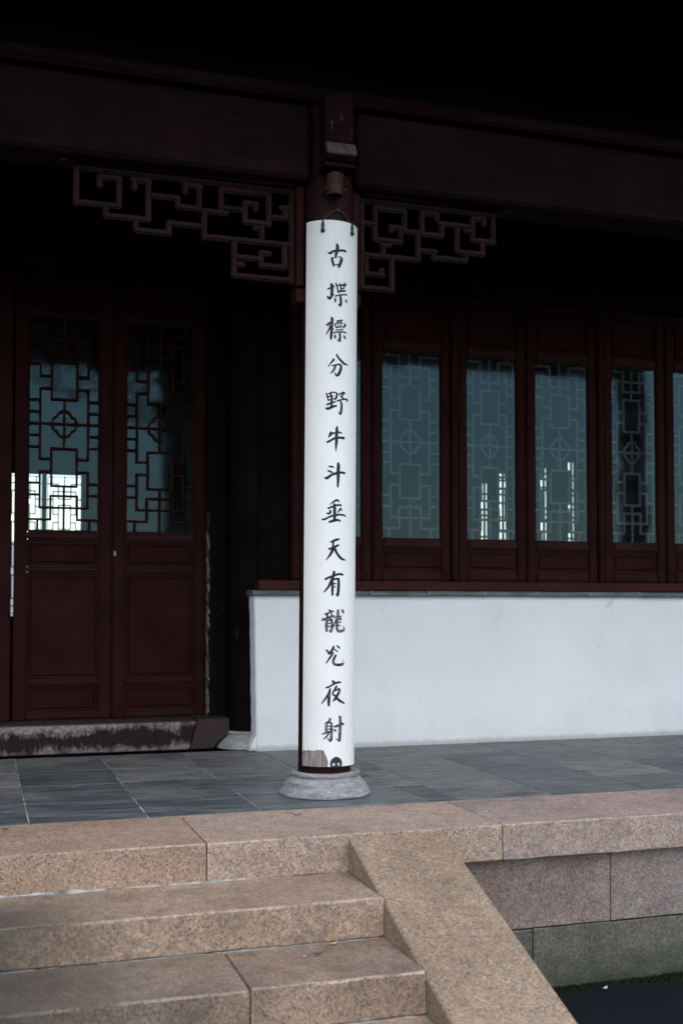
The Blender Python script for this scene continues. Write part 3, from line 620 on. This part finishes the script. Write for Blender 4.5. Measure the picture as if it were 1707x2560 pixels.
# black mushroom-shaped clasp at the foot of the board: domed cap, two round eyes, small stem
bm = bmesh.new()
def eyes(x, z): return min(math.hypot(x - 0.0135, z + 0.002), math.hypot(x + 0.0135, z + 0.002))
def inside(x, z):
    if z > 0: dome = (x / 0.032) ** 2 + (z / 0.034) ** 2 < 1 or (abs(x) < 0.008 and z < 0.037 - abs(x) * 0.5)
    else: dome = abs(x) < 0.032 - 0.5 * max(0, -z - 0.006) and z > -0.015
    stem = abs(x) < 0.0045 and -0.024 < z < 0
    return (dome or stem) and eyes(x, z) > 0.0088
S_ = 0.0016; cells = {}
def cv(i, j, r):
    k = (i, j, r)
    if k not in cells: cells[k] = bm.verts.new(onc(0.092 + i * S_ / RP, 0.176 + j * S_, r))
    return cells[k]
on_ = {(i, j) for i in range(-21, 21) for j in range(-16, 24) if inside((i + .5) * S_, (j + .5) * S_)}
RO, RI = RP + 0.006, RP + 0.0009
for i, j in on_:
    bm.faces.new([cv(i, j, RO), cv(i + 1, j, RO), cv(i + 1, j + 1, RO), cv(i, j + 1, RO)])
    for (di, dj), (p, q) in (((-1, 0), ((0, 0), (0, 1))), ((1, 0), ((1, 0), (1, 1))), ((0, -1), ((0, 0), (1, 0))), ((0, 1), ((0, 1), (1, 1)))):
        if (i + di, j + dj) not in on_:
            bm.faces.new([cv(i + p[0], j + p[1], RO), cv(i + q[0], j + q[1], RO), cv(i + q[0], j + q[1], RI), cv(i + p[0], j + p[1], RI)])
link('clasp', done(bm, 'clasp'), M['iron'], cb)

# ================================================================== BEAMS, BRACKETS AND EAVES
def beam(x0, x1, label):
    b = thing('architrave_beam', label, 'beam', ((x0 + x1) / 2, 0, 3.265), 'architraves on the porch columns')
    box('beam_body', x0, x1, -0.13, 0.13, 3.265, 3.668, M['beam'], b, 0.02)
    return b
beam(-4.3, -0.125, 'long dark brown beam left of the front column, above the larger lattice bracket')
beam(0.125, 4.3, 'long dark brown beam right of the front column, above the smaller lattice bracket')
pl = thing('plate_beam', 'narrow dark rail running above both porch beams', 'beam', (0, 0, 3.695))
box('rail', -6.5, 6.5, -0.145, 0.1, 3.695, 3.775, M['beam'], pl, 0.02)
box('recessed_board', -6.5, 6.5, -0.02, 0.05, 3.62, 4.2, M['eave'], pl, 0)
# beam end that projects over the column
nose = thing('beam_end', 'carved beam end projecting above the spotlight at the column top', 'beam end', (0, -0.27, 3.3))
prism('tenon', [(-0.13, 3.70), (-0.25, 3.70), (-0.25, 3.445), (-0.262, 3.425), (-0.292, 3.375), (-0.292, 3.352), (-0.262, 3.33), (-0.13, 3.325)], 'X', -0.078, 0.078, M['beam_end'], nose, 0.008)
prism('lit_worn_lip', [(-0.2535, 3.43), (-0.267, 3.422), (-0.297, 3.378), (-0.297, 3.36), (-0.288, 3.352), (-0.25, 3.38)], 'X', -0.0795, 0.0795, M['lit_worn_lip'], nose, 0.003)
box('tenon_shoe', -0.088, 0.088, -0.262, -0.135, 3.30, 3.322, M['beam'], nose, 0.005)
# spotlight
sp = thing('spotlight', 'small brown ribbed spotlight fixed to the column under the beam end', 'lamp', (-0.012, -0.2, 3.17))
c = Vector((-0.012, -0.2, 0))
HS = lathe('housing', [(0.03, 3.285), (0.038, 3.28), (0.038, 3.215), (0.043, 3.213), (0.043, 3.172), (0.039, 3.165), (0.036, 3.165), (0.034, 3.178)], M['lamp'], sp, (c.x, c.y, 0), 28)
for i in range(22):
    a = 2 * math.pi * i / 22
    o = link('cooling_rib', boxmesh(0.006, 0.0035, 0.056, 0.0008, M['lamp'], 'cooling_rib'), None, HS, Vector((c.x + math.cos(a) * 0.0395, c.y + math.sin(a) * 0.0395, 3.247)) - PW(HS)); o.rotation_euler = (0, 0, a)
lathe('lens', [(0.034, 3.168), (0.0, 3.168)], M['lamp_dark'], sp, (c.x, c.y, 0), 24)
box('mounting_arm', c.x - 0.055, c.x - 0.045, -0.215, -0.13, 3.19, 3.205, M['lamp'], sp, 0.002)
box('mounting_arm', c.x + 0.045, c.x + 0.055, -0.215, -0.13, 3.19, 3.205, M['lamp'], sp, 0.002)
tube('cable', [(c.x + 0.02, -0.2, 3.285), (c.x + 0.04, -0.2, 3.298), (c.x + 0.062, -0.19, 3.27), (c.x + 0.066, -0.175, 3.235), (c.x + 0.062, -0.15, 3.20), (c.x + 0.05, -0.128, 3.18)], 0.0035, M['lamp_dark'], sp)

# fretwork brackets
LB = [(-1.329, 3.045, -1.329, 3.223), (-1.328, 3.055, -1.113, 3.055), (-1.113, 3.061, -1.113, 3.197), (-1.215, 3.198, -1.11, 3.198), (-1.211, 3.15, -1.211, 3.197), (-1.179, 2.994, -1.179, 3.054), (-1.178, 3.0, -0.963, 3.0), (-0.963, 3.001, -0.963, 3.202), (-1.047, 3.202, -0.957, 3.202), (-1.035, 3.154, -1.035, 3.202), (-1.025, 2.938, -1.025, 2.994), (-1.024, 2.94, -0.852, 2.94), (-0.856, 2.94, -0.856, 2.996), (-0.856, 2.995, -0.678, 2.995), (-0.944, 3.13, -0.808, 3.13), (-0.811, 3.082, -0.811, 3.135), (-0.811, 3.087, -0.695, 3.087), (-0.698, 3.082, -0.698, 3.209), (-0.777, 3.206, -0.687, 3.206), (-0.772, 3.163, -0.772, 3.206), (-0.67, 2.934, -0.67, 3.081), (-0.671, 3.079, -0.552, 3.079), (-0.581, 3.087, -0.581, 3.206), (-0.581, 3.204, -0.318, 3.204), (-0.322, 3.04, -0.322, 3.206), (-0.452, 3.045, -0.322, 3.045), (-0.452, 3.043, -0.452, 3.146), (-0.452, 3.145, -0.385, 3.145), (-0.394, 3.115, -0.394, 3.144), (-0.568, 3.106, -0.456, 3.106), (-0.318, 3.085, -0.224, 3.085), (-0.229, 3.083, -0.229, 3.141), (-0.254, 3.142, -0.216, 3.142), (-0.36, 2.945, -0.36, 3.036), (-0.398, 3.017, -0.36, 3.017), (-0.67, 2.943, -0.207, 2.943), (-0.194, 2.74, -0.194, 3.246), (-1.33, 3.235, -0.186, 3.235), (-0.509, 2.749, -0.509, 2.93), (-0.513, 2.751, -0.19, 2.751), (-0.493, 2.851, -0.364, 2.851), (-0.364, 2.812, -0.364, 2.886), (-0.364, 2.886, -0.317, 2.886), (-0.359, 2.818, -0.232, 2.818), (-0.233, 2.82, -0.233, 2.932), (-0.493, 2.812, -0.46, 2.812)]
RB = [(0.203, 2.746, 0.203, 3.236), (0.188, 3.233, 1.007, 3.233), (0.995, 3.071, 0.995, 3.231), (0.867, 3.078, 1.001, 3.078), (0.868, 3.076, 0.868, 3.204), (0.868, 3.202, 0.944, 3.202), (0.939, 3.172, 0.939, 3.2), (0.666, 3.152, 0.858, 3.152), (0.929, 2.998, 0.929, 3.065), (0.782, 3.002, 0.934, 3.002), (0.773, 3.001, 0.773, 3.132), (0.825, 3.129, 0.853, 3.129), (0.824, 2.953, 0.824, 2.993), (0.628, 2.955, 0.824, 2.955), (0.632, 2.944, 0.632, 2.992), (0.54, 2.988, 0.642, 2.988), (0.559, 3.08, 0.559, 3.206), (0.559, 3.202, 0.652, 3.202), (0.65, 3.175, 0.65, 3.203), (0.559, 3.082, 0.679, 3.082), (0.679, 3.082, 0.679, 3.149), (0.463, 3.086, 0.545, 3.086), (0.536, 2.935, 0.536, 3.086), (0.21, 2.932, 0.54, 2.932), (0.282, 3.022, 0.282, 3.197), (0.282, 3.2, 0.458, 3.2), (0.455, 3.082, 0.455, 3.203), (0.281, 3.023, 0.435, 3.023), (0.431, 3.024, 0.431, 3.106), (0.372, 3.102, 0.44, 3.102), (0.374, 3.074, 0.374, 3.102), (0.215, 3.108, 0.277, 3.108), (0.329, 2.936, 0.329, 3.001), (0.317, 2.998, 0.367, 2.998), (0.38, 2.752, 0.38, 2.924), (0.21, 2.749, 0.385, 2.749), (0.228, 2.82, 0.228, 2.918), (0.228, 2.827, 0.326, 2.827), (0.319, 2.824, 0.319, 2.858)]
T = 0.0152
def bracket(label, segs, x0, x1, rail):
    b = thing('lattice_bracket', label, 'bracket', ((x0 + x1) / 2, 0, 2.73), 'fretwork brackets beside the front column')
    for (a, c_, e, f) in segs:
        horiz = (e - a) > (f - c_)
        if horiz: box('fret_bar', a - T * 0.9, e + T * 0.9, -0.0165, 0.0165, c_ - T, c_ + T, M['bracket'], b, (0.008, 2))
        else: box('fret_bar', a - T, a + T, -0.0155, 0.0155, c_ - T * 0.8, f + T * 0.8, M['bracket'], b, (0.008, 2))
    prism('top_rail', rail, 'Y', -0.05, 0.05, M['bracket_rail'], b, 0.006)
    return b
bracket('larger fretwork bracket of squared spirals, left of the front column', LB, -1.34, -0.19, [(-1.425, 3.262), (-1.425, 3.25), (-1.385, 3.24), (-1.37, 3.222 + 0.03), (-0.19, 3.252), (-0.19, 3.262)])
bracket('smaller fretwork bracket of squared spirals, right of the front column', RB, 0.19, 1.01, [(1.095, 3.262), (1.095, 3.25), (1.055, 3.24), (1.03, 3.252), (0.19, 3.252), (0.19, 3.262)])
for s, lab in ((-1, 'left'), (1, 'right')):
    b = thing('bracket_post', 'slim dark red post against the %s side of the front column' % lab, 'post', (s * 0.158, 0.0, 2.62))
    xa, xb = sorted((s * 0.135, s * 0.18))
    box('post_shaft', xa, xb, -0.045, 0.045, 2.712, 3.262, M['lacquer'], b, 0.006)
    prism('post_foot', [(xa - 0.003, 2.70), (xb + 0.003, 2.70), (xb + 0.006, 2.68), (xb + 0.002, 2.625), (xa - 0.002, 2.625), (xa - 0.006, 2.68)], 'Y', -0.05, 0.05, M['lacquer'], b, 0.004)

# roof and eaves
rf = thing('hall_roof', 'deep dark eaves of the hall above the porch beams', 'roof', (0, 4.0, 4.0))
def roofz(y): return 3.98 + 0.36 * (y + 1.35)
for (y0, y1) in ((-1.17, 4.6),):
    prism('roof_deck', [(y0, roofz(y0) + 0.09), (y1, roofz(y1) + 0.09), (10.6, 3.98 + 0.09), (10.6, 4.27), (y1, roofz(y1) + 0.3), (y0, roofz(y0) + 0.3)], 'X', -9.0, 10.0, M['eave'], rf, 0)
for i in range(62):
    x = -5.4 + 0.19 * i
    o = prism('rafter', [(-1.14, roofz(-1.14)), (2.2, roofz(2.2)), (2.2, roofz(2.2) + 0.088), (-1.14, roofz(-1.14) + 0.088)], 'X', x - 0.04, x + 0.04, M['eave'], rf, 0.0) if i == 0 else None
    if i == 0: R0_ = o
    else:
        q = R0_.copy(); COL.objects.link(q); q.parent = rf; q.location.x += 0.19 * i
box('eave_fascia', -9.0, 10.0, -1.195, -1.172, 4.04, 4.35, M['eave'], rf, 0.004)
pu = lathe('purlin', [(0.12, -8.5), (0.12, 8.5)], M['eave'], rf, (0, 0, 0), 28); pu.rotation_euler = (0, R(90), 0); pu.location = Vector((0, 0.0, roofz(0) - 0.125)) - PW(rf)
pu = lathe('purlin', [(0.12, -8.5), (0.12, 8.5)], M['eave'], rf, (0, 0, 0), 28); pu.rotation_euler = (0, R(90), 0); pu.location = Vector((0, 2.15, roofz(2.15) - 0.125)) - PW(rf)

# ================================================================== DOORS
PAT = []      # lattice pattern, quarter symmetric, units: half width 182.5, half height 550
def seg_h(y, a, b): PAT.append(('h', y, a, b))
def seg_v(x, a, b): PAT.append(('v', x, a, b))
for sy in (1, -1):
    for sx in (1, -1):
        def hh(y, a, b): seg_h(sy * y, min(sx * a, sx * b), max(sx * a, sx * b))
        def vv(x, a, b): seg_v(sx * x, min(sy * a, sy * b), max(sy * a, sy * b))
        hh(180, 65, 123); vv(65, 127, 320); hh(60, 123, 182); hh(120, 123, 182); hh(245, 65, 123); vv(123, 245, 430); hh(305, 123, 182); hh(365, 123, 182)
        vv(68, 370, 490); hh(490, 68, 182); vv(133, 490, 550)
    seg_h(sy * 127, -65, 65); seg_h(sy * 320, -65, 65); seg_h(sy * 370, -68, 68); seg_h(sy * 430, -123, 123)
    seg_v(0, min(sy * 65, sy * 127), max(sy * 65, sy * 127)); seg_v(0, min(sy * 320, sy * 550), max(sy * 320, sy * 550))
for sx in (1, -1):
    seg_v(sx * 123, -180, 180); seg_h(0, min(sx * 62, sx * 182), max(sx * 62, sx * 182))
seg_h(0, -62, 62); seg_v(0, -62, 62)
RINGC = {}
def ringmesh(rx, rz, w, d, mat):
    key = (rx, rz, w, d, mat.name)
    if key in RINGC: return RINGC[key]
    bm = bmesh.new(); n = 40; rs = []
    for i in range(n):
        t = 2 * math.pi * i / n; k = 1.03 - 0.17 * math.exp(-(((t % (math.pi / 2)) - math.pi / 4) / 0.16) ** 2) - 0.05 * abs(math.sin(2 * t))
        cx, cz = math.cos(t), math.sin(t)
        rs.append([bm.verts.new((cx * (rx * k + a), b, cz * (rz * k + a))) for a, b in ((-w, -d), (w, -d), (w, d), (-w, d))])
    for i in range(n):
        a, b = rs[i], rs[(i + 1) % n]
        for k in range(4): bm.faces.new((a[k], a[(k + 1) % 4], b[(k + 1) % 4], b[k]))
    me = done(bm, 'lattice_ring'); me.materials.append(mat); RINGC[key] = me; return me
def lattice(par, cx, cy, cz, hw, hh_, w, d, mat):
    kx, kz = hw / 182.5, hh_ / 550
    bm = bmesh.new(); rg = [[bm.verts.new((sx_ * (hw - i_), y_, sz_ * (hh_ - i_))) for sx_, sz_ in ((-1, -1), (1, -1), (1, 1), (-1, 1))] for i_, y_ in ((0, -d * .8), (w * 1.2, -d * .8), (w * 1.2, d * .8), (0, d * .8))]
    for a_, b_ in zip(rg, rg[1:] + rg[:1]):
        for k_ in range(4): bm.faces.new((a_[k_], a_[(k_ + 1) % 4], b_[(k_ + 1) % 4], b_[k_]))
    par = link('lattice', done(bm, 'lattice'), mat, par, Vector((cx, cy, cz)) - PW(par))
    for t, c_, a, b in PAT:
        if t == 'h': box('lattice_bar', cx + a * kx - w * .9, cx + b * kx + w * .9, cy - d, cy + d, cz - c_ * kz - w, cz - c_ * kz + w, mat, par, 0.002)
        else: box('lattice_bar', cx + c_ * kx - w, cx + c_ * kx + w, cy - d * 0.94, cy + d * 0.94, cz - b * kz - w * .8, cz - a * kz + w * .8, mat, par, 0.002)
    link('lattice_ring', ringmesh(62 * kx, 64 * kz, w, d * 0.9, mat), None, par, Vector((cx, cy, cz)) - PW(par))
def raised_panel(name, x0, x1, z0, z1, yb, mat, par):
    """recessed board with a raised, bevelled field"""
    bm = bmesh.new(); sx, sz = x1 - x0, z1 - z0; b = min(0.026, sz * 0.16); rings = []
    for ins, y in ((0, 0.0), (b, 0.0), (b + 0.004, -0.009), (b + 0.008, -0.012), (b + 0.014, -0.009), (b + 0.02, -0.008)):
        rings.append([bm.verts.new((sgx * (sx / 2 - ins), y, sgz * (sz / 2 - ins))) for sgx, sgz in ((-1, -1), (1, -1), (1, 1), (-1, 1))])
    for a, c_ in zip(rings, rings[1:]):
        for k in range(4): bm.faces.new((a[k], a[(k + 1) % 4], c_[(k + 1) % 4], c_[k]))
    bm.faces.new(rings[-1])
    bk = [bm.verts.new((v.co.x, 0.012, v.co.z)) for v in rings[0]]
    for k in range(4): bm.faces.new((rings[0][k], bk[k], bk[(k + 1) % 4], rings[0][(k + 1) % 4]))
    bm.faces.new(bk[::-1])
    return link(name, done(bm, name), mat, par, Vector(((x0 + x1) / 2, yb, (z0 + z1) / 2)) - PW(par))
YD = 2.35
LW = 0.6785
DX = [-0.2 - LW * i for i in range(7)]
def door_leaf(x1, label):
    x0 = x1 - LW; g = 0.0028
    d_ = thing('door_leaf', label, 'door', ((x0 + x1) / 2, YD, 0.2), 'tall lattice doors')
    s = 0.09; a, b = x0 + g, x1 - g
    for (p, q) in ((a, a + s), (b - s, b)): box('stile', p, q, YD, YD + 0.05, 0.205, 3.34, M['lacquer'], d_, (0.01, 2))
    for z0, z1 in ((0.207, 0.262), (0.444, 0.492), (1.238, 1.288), (1.468, 1.532), (3.06, 3.105), (3.285, 3.338)):
        box('rail', a + s - 0.012, b - s + 0.012, YD - 0.009, YD + 0.047, z0, z1, M['lacquer_x'], d_, (0.016, 3))
    for z0, z1 in ((0.26, 0.446), (0.49, 1.24), (1.286, 1.47), (3.103, 3.287)):
        raised_panel('panel', a + s - 0.003, b - s + 0.003, z0, z1, YD + 0.022, M['lacquer'], d_)
    box('glass_pane', a + s - 0.003, b - s + 0.003, YD + 0.034, YD + 0.038, 1.53, 3.062, M['glass'], d_, 0)
    lattice(d_, (a + b) / 2, YD + 0.018, 2.296, (b - a) / 2 - s, 0.764, 0.0075, 0.013, M['lacquer'])
    return d_
dl = ['lattice door leaf nearest the blackened column, with small brass latch', 'lattice door leaf with bright far window showing through its panes', 'lattice door leaf cut by the left edge of the photo', 'lattice door leaf just outside the left edge of the view', 'second lattice door leaf outside the left edge of the view', 'lattice door leaf at the far left end of the door row']
d0 = door_leaf(DX[0], dl[0])
gaps = [0, 0.0, -0.012, -0.012, -0.012, -0.012]
for i in range(1, 6):
    dup(d0, Vector(d0.location) + Vector((-LW * i + gaps[i], random.uniform(-0.003, 0.003), 0)), dl[i])
box('latch', -0.87, -0.852, YD - 0.008, YD - 0.001, 1.36, 1.4, M['brass'], d0, 0.002)
# threshold, jamb, lintel
th = thing('door_threshold', 'worn threshold beam with flaking dark paint under the doors', 'threshold', (-2.3, 2.05, 0.003))
prism('sill_beam', [(-4.4, 0.003), (-0.372, 0.003), (-0.318, 0.203), (-4.4, 0.203)], 'Y', 2.05, 2.36, M['threshold'], th, 0.008)
prism('end_block', [(-0.367, 0.004), (-0.20, 0.004), (-0.165, 0.055), (-0.105, 0.095), (-0.086, 0.12), (-0.086, 0.214), (-0.312, 0.214)], 'Y', 2.044, 2.34, M['end_block'], th, 0.006)
jb = thing('door_jamb', 'blackened door post with a pale worn edge beside the doors', 'post', (-0.143, 2.3, 0.2))
box('post_board', -0.196, -0.06, 2.26, 2.42, 0.206, 3.4, M['jamb'], jb, 0.004)
ln = thing('door_lintel', 'dark lintel and wall boards above the doors and windows', 'lintel', (0, 2.3, 3.34))
box('lintel_beam', -4.5, -0.05, 2.27, 2.45, 3.345, 3.5, M['beam'], ln, 0.008)
box('lintel_beam', 0.18, 4.4, 1.88, 2.1, 3.345, 3.5, M['beam'], ln, 0.008)
for i in range(22):
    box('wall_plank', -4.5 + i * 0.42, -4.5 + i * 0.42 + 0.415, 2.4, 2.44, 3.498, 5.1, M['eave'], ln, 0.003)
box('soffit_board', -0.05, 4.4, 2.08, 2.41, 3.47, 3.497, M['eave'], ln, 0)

# ================================================================== WHITE WALL AND WINDOWS
YW = 1.826
w = thing('plaster_wall', 'low white plastered wall with grey tile coping under the windows', 'wall', (2.2, YW, 0))
bm = bmesh.new()
nx, nz = 60, 16; rr = random.Random(4); X0, X1 = 0.062, 4.3
gr = [[bm.verts.new((X0 - 0.018 * (j / nz) + (X1 - X0) * i / nx + (rr.uniform(-.003, .003) if i == 0 else 0), YW + (rr.uniform(-.0016, .0016) if 0 < i < nx else 0.0), 1.075 * j / nz)) for i in range(nx + 1)] for j in range(nz + 1)]
for j in range(nz):
    for i in range(nx): bm.faces.new((gr[j][i], gr[j][i + 1], gr[j + 1][i + 1], gr[j + 1][i]))
lf = [bm.verts.new((v.co.x - 0.008, YW + 0.012, v.co.z)) for v in [gr[j][0] for j in range(nz + 1)]]
lb = [bm.verts.new((v.co.x + 0.0, YW + 0.34, v.co.z)) for v in lf]
for j in range(nz):
    bm.faces.new((gr[j][0], gr[j + 1][0], lf[j + 1], lf[j])); bm.faces.new((lf[j], lf[j + 1], lb[j + 1], lb[j]))
tp = [bm.verts.new((X1, YW + 0.34, 1.075)), bm.verts.new((X1, YW + 0.34, 0))]
bm.faces.new([gr[nz][i] for i in range(nx + 1)] + [tp[0], lb[nz], lf[nz]])
bm.faces.new((lb[nz], tp[0], tp[1], lb[0]))
me = done(bm, 'wall_face', True); me.set_sharp_from_angle(angle=R(25))
for v in me.vertices: v.co -= Vector((2.2, YW, 0))
link('wall_face', me, M['plaster'], w)
# foot of the plaster that runs out over the stone base
prism('wall_foot', [(-0.0, 0.003), (0.32, 0.003), (0.32, 0.02), (0.2, 0.045), (0.1, 0.07), (0.045, 0.1)], 'Y', YW + 0.006, YW + 0.2, M['plaster'], w, 0.004)
edges = [0.012, 0.451, 0.888, 1.327, 1.771, 2.204, 2.641, 3.074, 3.51, 3.95, 4.3]
for i, (a, b) in enumerate(zip(edges, edges[1:])):
    pr = [(YW + 0.3, 1.074), (YW - 0.03, 1.074), (YW - 0.043, 1.083), (YW - 0.045, 1.096), (YW - 0.036, 1.108), (YW - 0.02, 1.114), (YW + 0.3, 1.116)]
    o = prism('coping_tile', pr, 'X', a + 0.003, b - 0.003, M['coping'], w, 0.002); o.location.z += random.uniform(-0.0015, 0.0015); o.location.y += random.uniform(-0.003, 0.003)
    if i: 
        o = prism('coping_joint', [(y - (0.0015 if y < YW + .2 else -0.002), z + 0.0012) for y, z in pr], 'X', a - 0.0035, a + 0.0035, M['bead'], w, 0)
sl_ = thing('window_sill', 'dark red timber sill running under the row of windows', 'sill', (2.2, YW, 1.12))
box('sill_rail', 0.075, 4.3, YW + 0.02, YW + 0.2, 1.1175, 1.186, M['sill_red'], sl_, 0.006)
YS_ = 1.93
fb = thing('filler_board', 'narrow dark board between blackened column and first window post', 'board', (0.21, 1.96, 1.19))
box('plank', 0.1, 0.325, 1.96, 2.0, 1.187, 3.345, M['old_black'], fb, 0.004)
def wpost(x0, x1, label):
    p = thing('window_post', label, 'post', ((x0 + x1) / 2, 1.92, 1.187), 'posts between the windows')
    box('post_shaft', x0, x1, 1.902, 1.99, 1.187, 3.345, M['lacquer'], p, 0.014)
wpost(0.328, 0.388, 'window post just left of the front column, behind the white board')
wpost(1.562, 1.614, 'window post between the first and second glazed windows right of the board')
wpost(2.801, 2.853, 'window post between the third and fourth glazed windows right of the board')
wpost(4.03, 4.09, 'window post past the right edge of the view')
def sash(x0, x1, label):
    g = 0.003; a, b = x0 + g, x1 - g; s = 0.078
    d_ = thing('casement_window', label, 'window', ((x0 + x1) / 2, YS_, 1.2), 'row of tall glazed windows')
    for (p, q) in ((a, a + s), (b - s, b)): box('stile', p, q, YS_, YS_ + 0.045, 1.189, 3.335, M['lacquer'], d_, (0.01, 2))
    for z0, z1 in ((1.19, 1.266), (1.43, 1.508), (2.885, 2.965), (3.28, 3.333)): box('rail', a + s - 0.004, b - s + 0.004, YS_ - 0.006, YS_ + 0.042, z0, z1, M['lacquer_x'], d_, (0.014, 3))
    for z0, z1 in ((1.264, 1.432), (2.962, 3.282)): raised_panel('panel', a + s - 0.003, b - s + 0.003, z0, z1, YS_ + 0.02, M['lacquer'], d_)
    box('glass_pane', a + s - 0.003, b - s + 0.003, YS_ + 0.018, YS_ + 0.022, 1.506, 2.9, M['glass'], d_, 0)
    lattice(d_, (a + b) / 2, YS_ + 0.05, 2.222, (b - a) / 2 - s, 0.72, 0.0085, 0.01, M['inner_lattice'])
    return d_
W0 = 0.6
spots = [(0.39, 0.938), (0.942, 1.56), (1.616, 2.184), (2.188, 2.8), (2.855, 3.414), (3.418, 4.03)]
wl = ['tall glazed window mostly hidden behind the white couplet board', 'first fully visible glazed window right of the white board', 'second glazed window right of the board, with bright slits low down', 'third glazed window right of the board, with dark fretwork reflected at its top', 'fourth glazed window right of the board, mostly dark', 'glazed window cut by the right edge of the photo']
for (a, b), l in zip(spots, wl): sash(a, b, l)

# ================================================================== INSIDE OF THE HALL, far side windows
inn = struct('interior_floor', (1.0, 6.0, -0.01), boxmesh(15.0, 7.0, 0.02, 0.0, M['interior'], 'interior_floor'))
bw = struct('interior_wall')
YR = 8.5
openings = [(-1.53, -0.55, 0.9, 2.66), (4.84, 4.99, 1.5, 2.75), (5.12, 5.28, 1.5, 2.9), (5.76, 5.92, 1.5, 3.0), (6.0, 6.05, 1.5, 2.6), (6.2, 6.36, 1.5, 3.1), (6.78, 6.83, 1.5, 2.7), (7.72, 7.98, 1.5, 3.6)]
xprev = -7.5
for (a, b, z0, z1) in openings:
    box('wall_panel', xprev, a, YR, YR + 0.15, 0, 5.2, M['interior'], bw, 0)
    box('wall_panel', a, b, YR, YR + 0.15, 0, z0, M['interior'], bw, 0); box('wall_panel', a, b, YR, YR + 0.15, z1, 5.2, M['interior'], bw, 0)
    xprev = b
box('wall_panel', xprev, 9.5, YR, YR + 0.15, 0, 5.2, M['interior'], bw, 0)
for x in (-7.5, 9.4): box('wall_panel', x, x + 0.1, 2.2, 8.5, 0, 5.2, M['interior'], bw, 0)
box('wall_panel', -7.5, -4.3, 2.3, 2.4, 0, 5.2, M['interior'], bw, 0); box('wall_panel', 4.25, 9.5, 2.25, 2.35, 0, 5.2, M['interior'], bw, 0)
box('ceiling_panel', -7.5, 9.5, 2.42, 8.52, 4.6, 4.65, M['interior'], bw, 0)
fl = ['bright far lattice window seen through the left doors', 'first bright slit window on the far side of the hall', 'second bright slit window on the far side of the hall', 'third bright slit window on the far side of the hall', 'short thin bright slit window beside the third one across the hall', 'fourth bright slit window on the far side of the hall', 'narrowest bright slit window on the far side of the hall', 'rightmost bright far window across the hall']
for k, ((a, b, z0, z1), l) in enumerate(zip(openings, fl)):
    fw = thing('far_window', l, 'window', ((a + b) / 2, YR + 0.07, z0), 'windows on the far side of the hall')
    if k == 0:
        for c_ in (-1.29, -0.79): pass
        n = 2; wd2 = (b - a) / n
        for i in range(n):
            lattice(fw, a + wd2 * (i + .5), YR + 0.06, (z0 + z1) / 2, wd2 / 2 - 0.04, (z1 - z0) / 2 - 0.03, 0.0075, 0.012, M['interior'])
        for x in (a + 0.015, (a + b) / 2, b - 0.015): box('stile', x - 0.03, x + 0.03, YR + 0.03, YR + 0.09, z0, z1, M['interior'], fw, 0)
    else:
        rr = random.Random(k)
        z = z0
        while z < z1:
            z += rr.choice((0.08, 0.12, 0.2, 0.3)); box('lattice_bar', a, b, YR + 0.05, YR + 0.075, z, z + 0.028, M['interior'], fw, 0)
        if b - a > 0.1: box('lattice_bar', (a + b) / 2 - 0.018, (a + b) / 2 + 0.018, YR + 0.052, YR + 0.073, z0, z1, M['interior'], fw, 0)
cw = tag(box('courtyard_wall', -8, 14, 15.0, 15.2, ZG, 2.2, M['far_wall']), 'pale courtyard wall seen only through the far windows', 'wall')

# ================================================================== SMALL THINGS
def leaf(name, x, y, z, l, wd3, rot, mat, label, curl=0.006):
    bm = bmesh.new(); rows = []
    for i in range(7):
        t = i / 6; ww = wd3 * math.sin(math.pi * min(max(t, 0.03), 0.97)) * 0.5
        zz = curl * (4 * (t - 0.5) ** 2)
        rows.append([bm.verts.new((l * (t - .5), -ww, zz + 0.002)), bm.verts.new((l * (t - .5), 0, zz)), bm.verts.new((l * (t - .5), ww, zz + 0.002))])
    for a, b in zip(rows, rows[1:]):
        for k in range(2): bm.faces.new((a[k], a[k + 1], b[k + 1], b[k]))
    ext = bmesh.ops.extrude_face_region(bm, geom=bm.faces[:])
    for v in [g_ for g_ in ext['geom'] if isinstance(g_, bmesh.types.BMVert)]: v.co.z += 0.0012
    o = link(name, done(bm, name), mat, loc=(x, y, z)); o.rotation_euler = (0, 0, rot); tag(o, label, 'leaf'); return o
leaf('fallen_leaf', -0.455, -1.60, -0.312, 0.045, 0.013, 0.25, M['leaf_yellow'], 'small yellow leaf lying on the middle step')
leaf('fallen_leaf', -0.547, -1.706, -0.312, 0.04, 0.014, 0.1, M['leaf_brown'], 'small dark curled leaf on the middle step beside the yellow leaf')
leaf('fallen_leaf', -0.605, -1.72, -0.312, 0.014, 0.008, 0.9, M['leaf_pale'], 'tiny pale scrap on the middle step near the dark leaf', 0.002)
leaf('fallen_leaf', -0.325, -0.61, 0.004, 0.04, 0.008, 0.05, M['leaf_brown'], 'thin dark leaf on the top curb stone in front of the column base')
leaf('fallen_leaf', 1.015, -1.124, -0.781, 0.04, 0.018, 0.5, M['leaf_pale'], 'pale scrap of leaf on the dark ground by the moss')
leaf('fallen_leaf', -1.651, -0.545, 0.004, 0.035, 0.012, 0.2, M['leaf_brown'], 'dark leaf on the top curb stone at the left edge')
